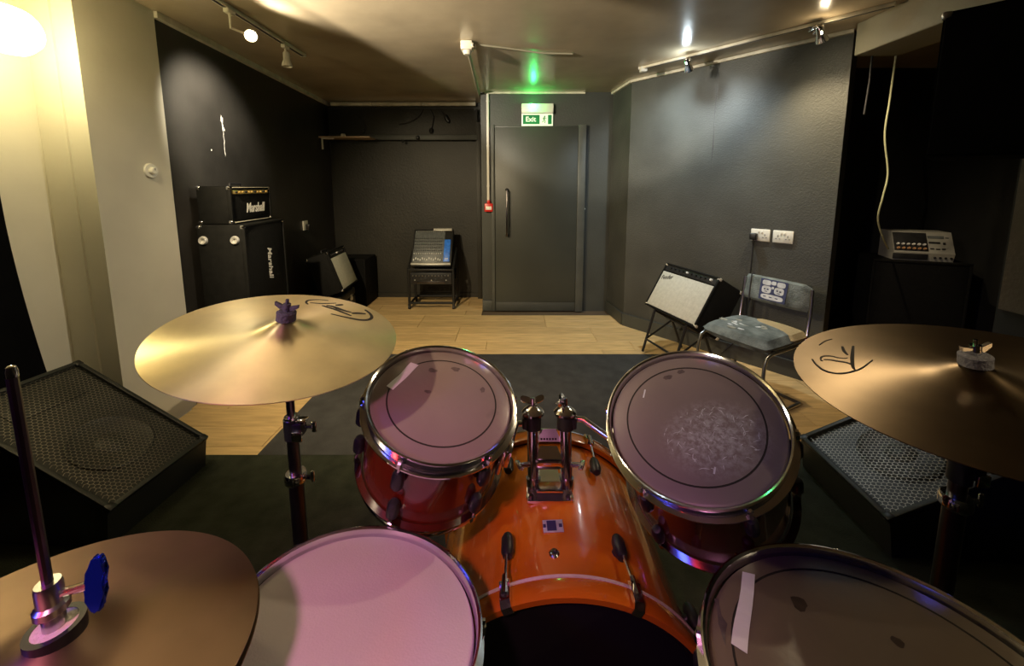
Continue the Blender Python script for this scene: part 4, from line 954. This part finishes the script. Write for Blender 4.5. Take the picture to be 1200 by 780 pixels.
# fine crack in the wall lining
cr = nb(); Mc_ = rwm(1.52, 2.9655, 0) @ T(0, -.0005, 0) @ Matrix.Rotation(R(90), 4, 'X')
ribbon(cr, [(0, 2.10), (.002, 1.95), (-.002, 1.80), (.001, 1.60), (-.003, 1.50), (.004, 1.38)], [.002, .006, .003, .007, .003, .001], .0004, Mc_)
cko = obj('wall_crack', cr, 'black_plastic', bpy.data.objects['wall_right'])

# combo amp on a tilt stand
us = Vector((.285, -.958, 0)).normalized(); bk = Vector((.958, .285, 0)); tilt = R(30)
upv = (Vector((0, 0, 1)) * math.cos(tilt) + bk * math.sin(tilt)).normalized(); yv = upv.cross(us).normalized()
MA = Matrix((us, yv, upv)).transposed().to_4x4(); MA.translation = Vector((1.130, 2.70, .372))
am = cabinet('combo_amplifier', 'black combo amplifier with pale silver cloth tilted back on a stand by the chair', 'amplifier', MA, .535, .235, .375, front=None, cap_m='coving')
obj('grille_cloth', box(nb(), (0, .005, .160), (.505, .012, .29), bev=.004), 'silver_cloth', am, MA)
cpn = obj('control_panel', box(nb(), (0, .012, .340), (.505, .014, .05), bev=.002), 'panel_black', am, MA)
for i in range(9): obj('control_knob', lathe(nb(), [(0, .012), (.007, .012), (.008, 0)], 10, MA @ frame((-.19 + .043 * i, .005, .342), z=(0, -1, 0))), 'black_plastic' if i != 4 else 'knob_white', cpn)
obj('pilot_light', lathe(nb(), [(0, .012), (.008, .010), (.010, 0)], 12, MA @ frame((.205, .005, .342), z=(0, -1, 0))), 'knob_white', cpn)
b = nb(); text(b, 'Fender', .050, MA @ T(-.185, -.0015, .262) @ Matrix.Rotation(R(90), 4, 'X') @ Matrix.Rotation(R(14), 4, 'Z'), shear=.35, bold=.0006, width=.8); obj('logo_lettering', b, 'panel_black', am)
b = nb(); tube(b, [(-.09, .12, .372), (-.08, .12, .396), (.08, .12, .396), (.09, .12, .372)], .008, 8, MA); obj('carry_handle', b, 'black_rubber', am)
st = thing('amplifier_stand', 'black folding tilt stand under the silver fronted combo amplifier', 'stand', T(1.25, 2.72, 0))
for s in (-1, 1):
    e = MA @ Vector((s * .17, .03, -.008)); g = MA @ Vector((s * .17, .22, -.008)); hgh = MA @ Vector((s * .17, .245, .30))
    b = nb(); tube(b, [tuple(e), (e.x - .08, e.y, .018)], .010, 8); tube(b, [tuple(e), tuple(g)], .009, 8); tube(b, [tuple(hgh), tuple(MA @ Vector((s * .17, .245, -.008)))], .009, 8)
    tube(b, [tuple(g), (g.x + .10, g.y + .03, .018)], .010, 8); tube(b, [tuple(g), (e.x - .06, e.y, .12)], .007, 8); obj('side_frame', b, 'black_plastic', st)
b = nb(); e1 = MA @ Vector((-.17, .03, -.008)); e2 = MA @ Vector((.17, .03, -.008)); tube(b, [(e1.x - .06, e1.y, .12), (e2.x - .06, e2.y, .12)], .008, 8); tube(b, [tuple(MA @ Vector((-.17, .15, -.012))), tuple(MA @ Vector((.17, .15, -.012)))], .008, 8); obj('cross_bar', b, 'black_plastic', st)

# chair -------------------------------------------------------------
fw = Vector((-.89, -.455, 0)).normalized(); rt = Vector((fw.y, -fw.x, 0))      # rt: to the chair's own left seen from front
MCh = Matrix((rt, -fw, Vector((0, 0, 1)))).transposed().to_4x4(); MCh.translation = Vector((1.455, 2.245, 0))
ch = thing('stacking_chair', 'worn grey upholstered chair with chrome frame and a printed patch on its back', 'chair', MCh)
def pillow(w_, d_, h_, bulge, nx=14, ny=12):
    V = []; F = []
    for s in (1, -1):
        for j in range(ny + 1):
            for i in range(nx + 1):
                u = i / nx * 2 - 1; v = j / ny * 2 - 1
                e = (1 - abs(u) ** 6) * (1 - abs(v) ** 6); x = w_ / 2 * u * (1 - .05 * v * v * v * v); y_ = d_ / 2 * v * (1 - .05 * u ** 4)
                V.append((x, y_, s * (h_ / 2 * max(0, e) ** .35 + bulge * (1 - u * u) * (1 - v * v))))
    k = (nx + 1) * (ny + 1)
    for j in range(ny):
        for i in range(nx):
            a = j * (nx + 1) + i; F.append([a, a + 1, a + nx + 2, a + nx + 1]); F.append([k + a, k + a + nx + 1, k + a + nx + 2, k + a + 1])
    return V, F
V, F = pillow(.41, .41, .078, .014)
b = nb(); merge(b, V, F); bmesh.ops.remove_doubles(b, verts=b.verts[:], dist=.0005); seat = obj('seat', b, 'chair_grey', ch, MCh @ T(0, 0, .418))
# tan worn area of the seat cover: a cloth patch over one rear corner
V, F = pillow(.30, .17, .060, .014)
b = nb(); merge(b, V, F); bmesh.ops.remove_doubles(b, verts=b.verts[:], dist=.0005); obj('seat_patch', b, 'chair_tan', seat, MCh @ T(-.062, .125, .4285), label='tan worn patch of the seat')
random.seed(21)
mat('seat_stain', (.30, .30, .25), .9, var=.3, vs=60)
for i in range(16):
    x, y_ = random.uniform(-.08, .16), random.uniform(-.16, .06); r = random.uniform(.012, .034)
    pts = [(x + r * random.uniform(.6, 1.2) * math.cos(6.283 * q / 10), y_ + r * .7 * random.uniform(.6, 1.2) * math.sin(6.283 * q / 10)) for q in range(10)]
    zz = .038 + .014 * (1 - (x / .205) ** 2) * (1 - (y_ / .205) ** 2)
    obj('seat_stain', prism(nb(), pts, zz - .002, zz + .0008), 'seat_stain' if i % 3 else 'print_white', seat, MCh @ T(0, 0, .418))
V, F = pillow(.39, .165, .042, .006)
Mbk = MCh @ T(0, .215, .645) @ Matrix.Rotation(R(90 - 10), 4, 'X')
b = nb(); merge(b, V, F)
for v in b.verts: v.co.z -= .35 * (v.co.x ** 2)
bmesh.ops.remove_doubles(b, verts=b.verts[:], dist=.0005); back = obj('backrest', b, 'chair_grey', ch, Mbk)
b = nb(); prism(b, [(-.080, -.062), (.075, -.062), (.078, .070), (-.082, .070)], .0255, .0275); pp = obj('printed_patch', b, 'print_blue', back, Mbk, label='white print on a dark patch')
for x, y_, sx, sy in ((-.045, .047, .024, .016), (.040, .047, .026, .016), (-.002, .050, .014, .012), (-.038, .006, .028, .022), (.036, .004, .028, .023), (-.002, -.040, .066, .016), (0, .020, .007, .008)):
    pts = [(x + sx * (abs(math.cos(q)) ** .6) * math.copysign(1, math.cos(q)), y_ + sy * (abs(math.sin(q)) ** .6) * math.copysign(1, math.sin(q))) for q in [6.283 * k_ / 16 for k_ in range(16)]]
    obj('print_shape', prism(nb(), pts, .0272, .0282), 'print_white', pp, Mbk)
for x, y_, sx, sy in ((-.046, .006, .008, .006), (-.028, .008, .007, .006), (.028, .006, .008, .006), (.046, .006, .007, .006), (-.037, -.007, .012, .003), (.037, -.008, .012, .003), (-.03, -.040, .012, .004), (.005, -.040, .012, .004), (.04, -.04, .012, .004)):
    obj('print_mark', box(nb(), (x, y_, .0284), (sx * 1.4, sy * 1.4, .0006)), 'print_blue', pp, Mbk)
b = nb(); tube(b, [(.145, .090, .0), (.146, .086, .018), (.142, .0, .020), (.138, -.082, .018), (.138, -.088, 0)], .0035, 6); obj('back_strap', b, 'black_rubber', back, Mbk)
for s in (-1, 1):
    b = nb(); tube(b, [(s * .195, .228, .700), (s * .20, .220, .56), (s * .20, .205, .43), (s * .20, .185, .395), (s * .20, .14, .385), (s * .20, -.15, .385), (s * .20, -.185, .37), (s * .20, -.20, .33), (s * .205, -.215, .05), (s * .205, -.20, .022), (s * .205, -.16, .014), (s * .205, .19, .014)], .0095, 10)
    obj('side_frame', b, 'chrome_dull', ch, MCh)
b = nb(); tube(b, [(-.205, .19, .014), (.205, .19, .014)], .0095, 10); tube(b, [(-.20, -.10, .385), (.20, -.10, .385)], .0085, 10); obj('cross_bar', b, 'steel_dark', ch, MCh)

# powered mixer on a speaker cabinet in the recess
fu = Vector((.93, -.37, 0)).normalized(); fn = Vector((-fu.y, fu.x, 0))
MP = Matrix((fu, fn, Vector((0, 0, 1)))).transposed().to_4x4(); MP.translation = Vector((2.80, 2.58, .0))
cabinet('speaker_cabinet', 'dark speaker cabinet under the powered mixer in the right recess', 'speaker', MP, .52, .34, .79, caps=False)
Mm = MP @ T(.015, .03, .79)
pm = thing('powered_mixer', 'grey powered mixer with a row of orange knobs on a dark cabinet', 'mixer', Mm)
prof = [(.0, 0), (-.012, .055), (.058, .195), (.20, .195), (.20, 0)]
obj('casing', prism(nb(), prof, -.158, .158, Mm @ Matrix(((0, 0, 1, 0), (1, 0, 0, 0), (0, 1, 0, 0), (0, 0, 0, 1)))), 'panel_silver', pm)
sl = math.atan2(.14, .07); Mf = Mm @ T(0, -.012, .055) @ Matrix.Rotation(sl, 4, 'X')       # X right, Y up the slope, Z outward
L_ = math.hypot(.07, .14)
obj('channel_panel', box(nb(), (-.065, L_ / 2 + .002, .001), (.180, L_ - .022, .004), bev=.001), 'panel_black', pm, Mf)
obj('lower_panel', box(nb(), (-.070, -.0085, .028), (.185, .006, .040), bev=.001), 'panel_black', pm, Mm)
mat('knob_orange', (.55, .30, .14), .45, var=.15)
for i in range(6):
    for r_ in range(2):
        obj('channel_knob', lathe(nb(), [(0, .013), (.0065, .013), (.008, 0), (0, 0)], 10, T(-.135 + .028 * i, .030 + .030 * r_, .003)), 'knob_orange' if r_ == 0 else 'knob_white', pm, Mf)
for i, (x, y_, sx, sy) in enumerate(((.072, .118, .085, .020), (.130, .116, .018, .008), (.062, .078, .060, .014), (.112, .074, .014, .016), (.045, .034, .020, .010), (.075, .032, .022, .009), (.105, .034, .018, .010))):
    obj('panel_mark', box(nb(), (x, y_, .001), (sx, sy, .003), bev=.0008), 'panel_grey' if i in (0, 1) else 'panel_black', pm, Mf)
for i in range(4): obj('jack_socket', lathe(nb(), [(0, .004), (.006, .004), (.008, 0)], 12, Mm @ frame((.060 + .028 * i, -.007, .026), z=(0, -1, .2))), 'panel_black', pm)
# cream cable hanging from the beam to the mixer
cable('hanging_cable', [(2.198, 2.31, 2.05), (2.212, 2.33, 1.80), (2.217, 2.34, 1.60), (2.262, 2.34, 1.38), (2.240, 2.33, 1.24), (2.255, 2.36, 1.10), (2.37, 2.43, .97), (2.60, 2.62, .87)], .0048, 'cable_cream', 'pale yellow cable hanging from the beam down to the powered mixer')
single('hanging_cable', tube(nb(), [(2.08, 2.33, 2.045), (2.085, 2.335, 1.9), (2.08, 2.34, 1.72)], .005, 8), 'black_rubber', 'thin dark cable dangling by the end of the slanted wall', 'cable')

# loudspeaker hung under the ceiling, aimed at the kit
fu = Vector((.72, -.69, 0)).normalized(); fn = Vector((.69, .72, 0)).normalized()
ML = Matrix((fu, fn, Vector((0, 0, 1)))).transposed().to_4x4(); ML.translation = Vector((1.476 + .72 * .19, 1.395 - .69 * .19, 1.40))
pa = thing('loudspeaker', 'large black loudspeaker hung from the ceiling beside the dark recess', 'speaker', ML)
b = nb(); prism(b, [(-.19, .012), (.19, .012), (.14, .29), (-.14, .29)], 0, .49); obj('cabinet', b, 'black_cloth', pa, ML)
obj('grille_cloth', box(nb(), (0, .006, .245), (.37, .014, .47), bev=.003), 'black_cloth', pa, ML)
obj('corner_cap', box(nb(), (-.182, .012, .478), (.026, .03, .026), bev=.008), 'chrome_dull', pa, ML)
obj('corner_cap', box(nb(), (.182, .012, .478), (.026, .03, .026), bev=.008), 'chrome_dull', pa, ML)
b = nb(); box(b, (0, .15, .505), (.05, .10, .03), bev=.004); cyl(b, (0, .15, .50), (0, .15, CE - 1.40), .012, n=12); box(b, (0, .15, CE - 1.40 - .006), (.10, .10, .012), bev=.002); obj('ceiling_bracket', b, 'black_plastic', pa, ML)
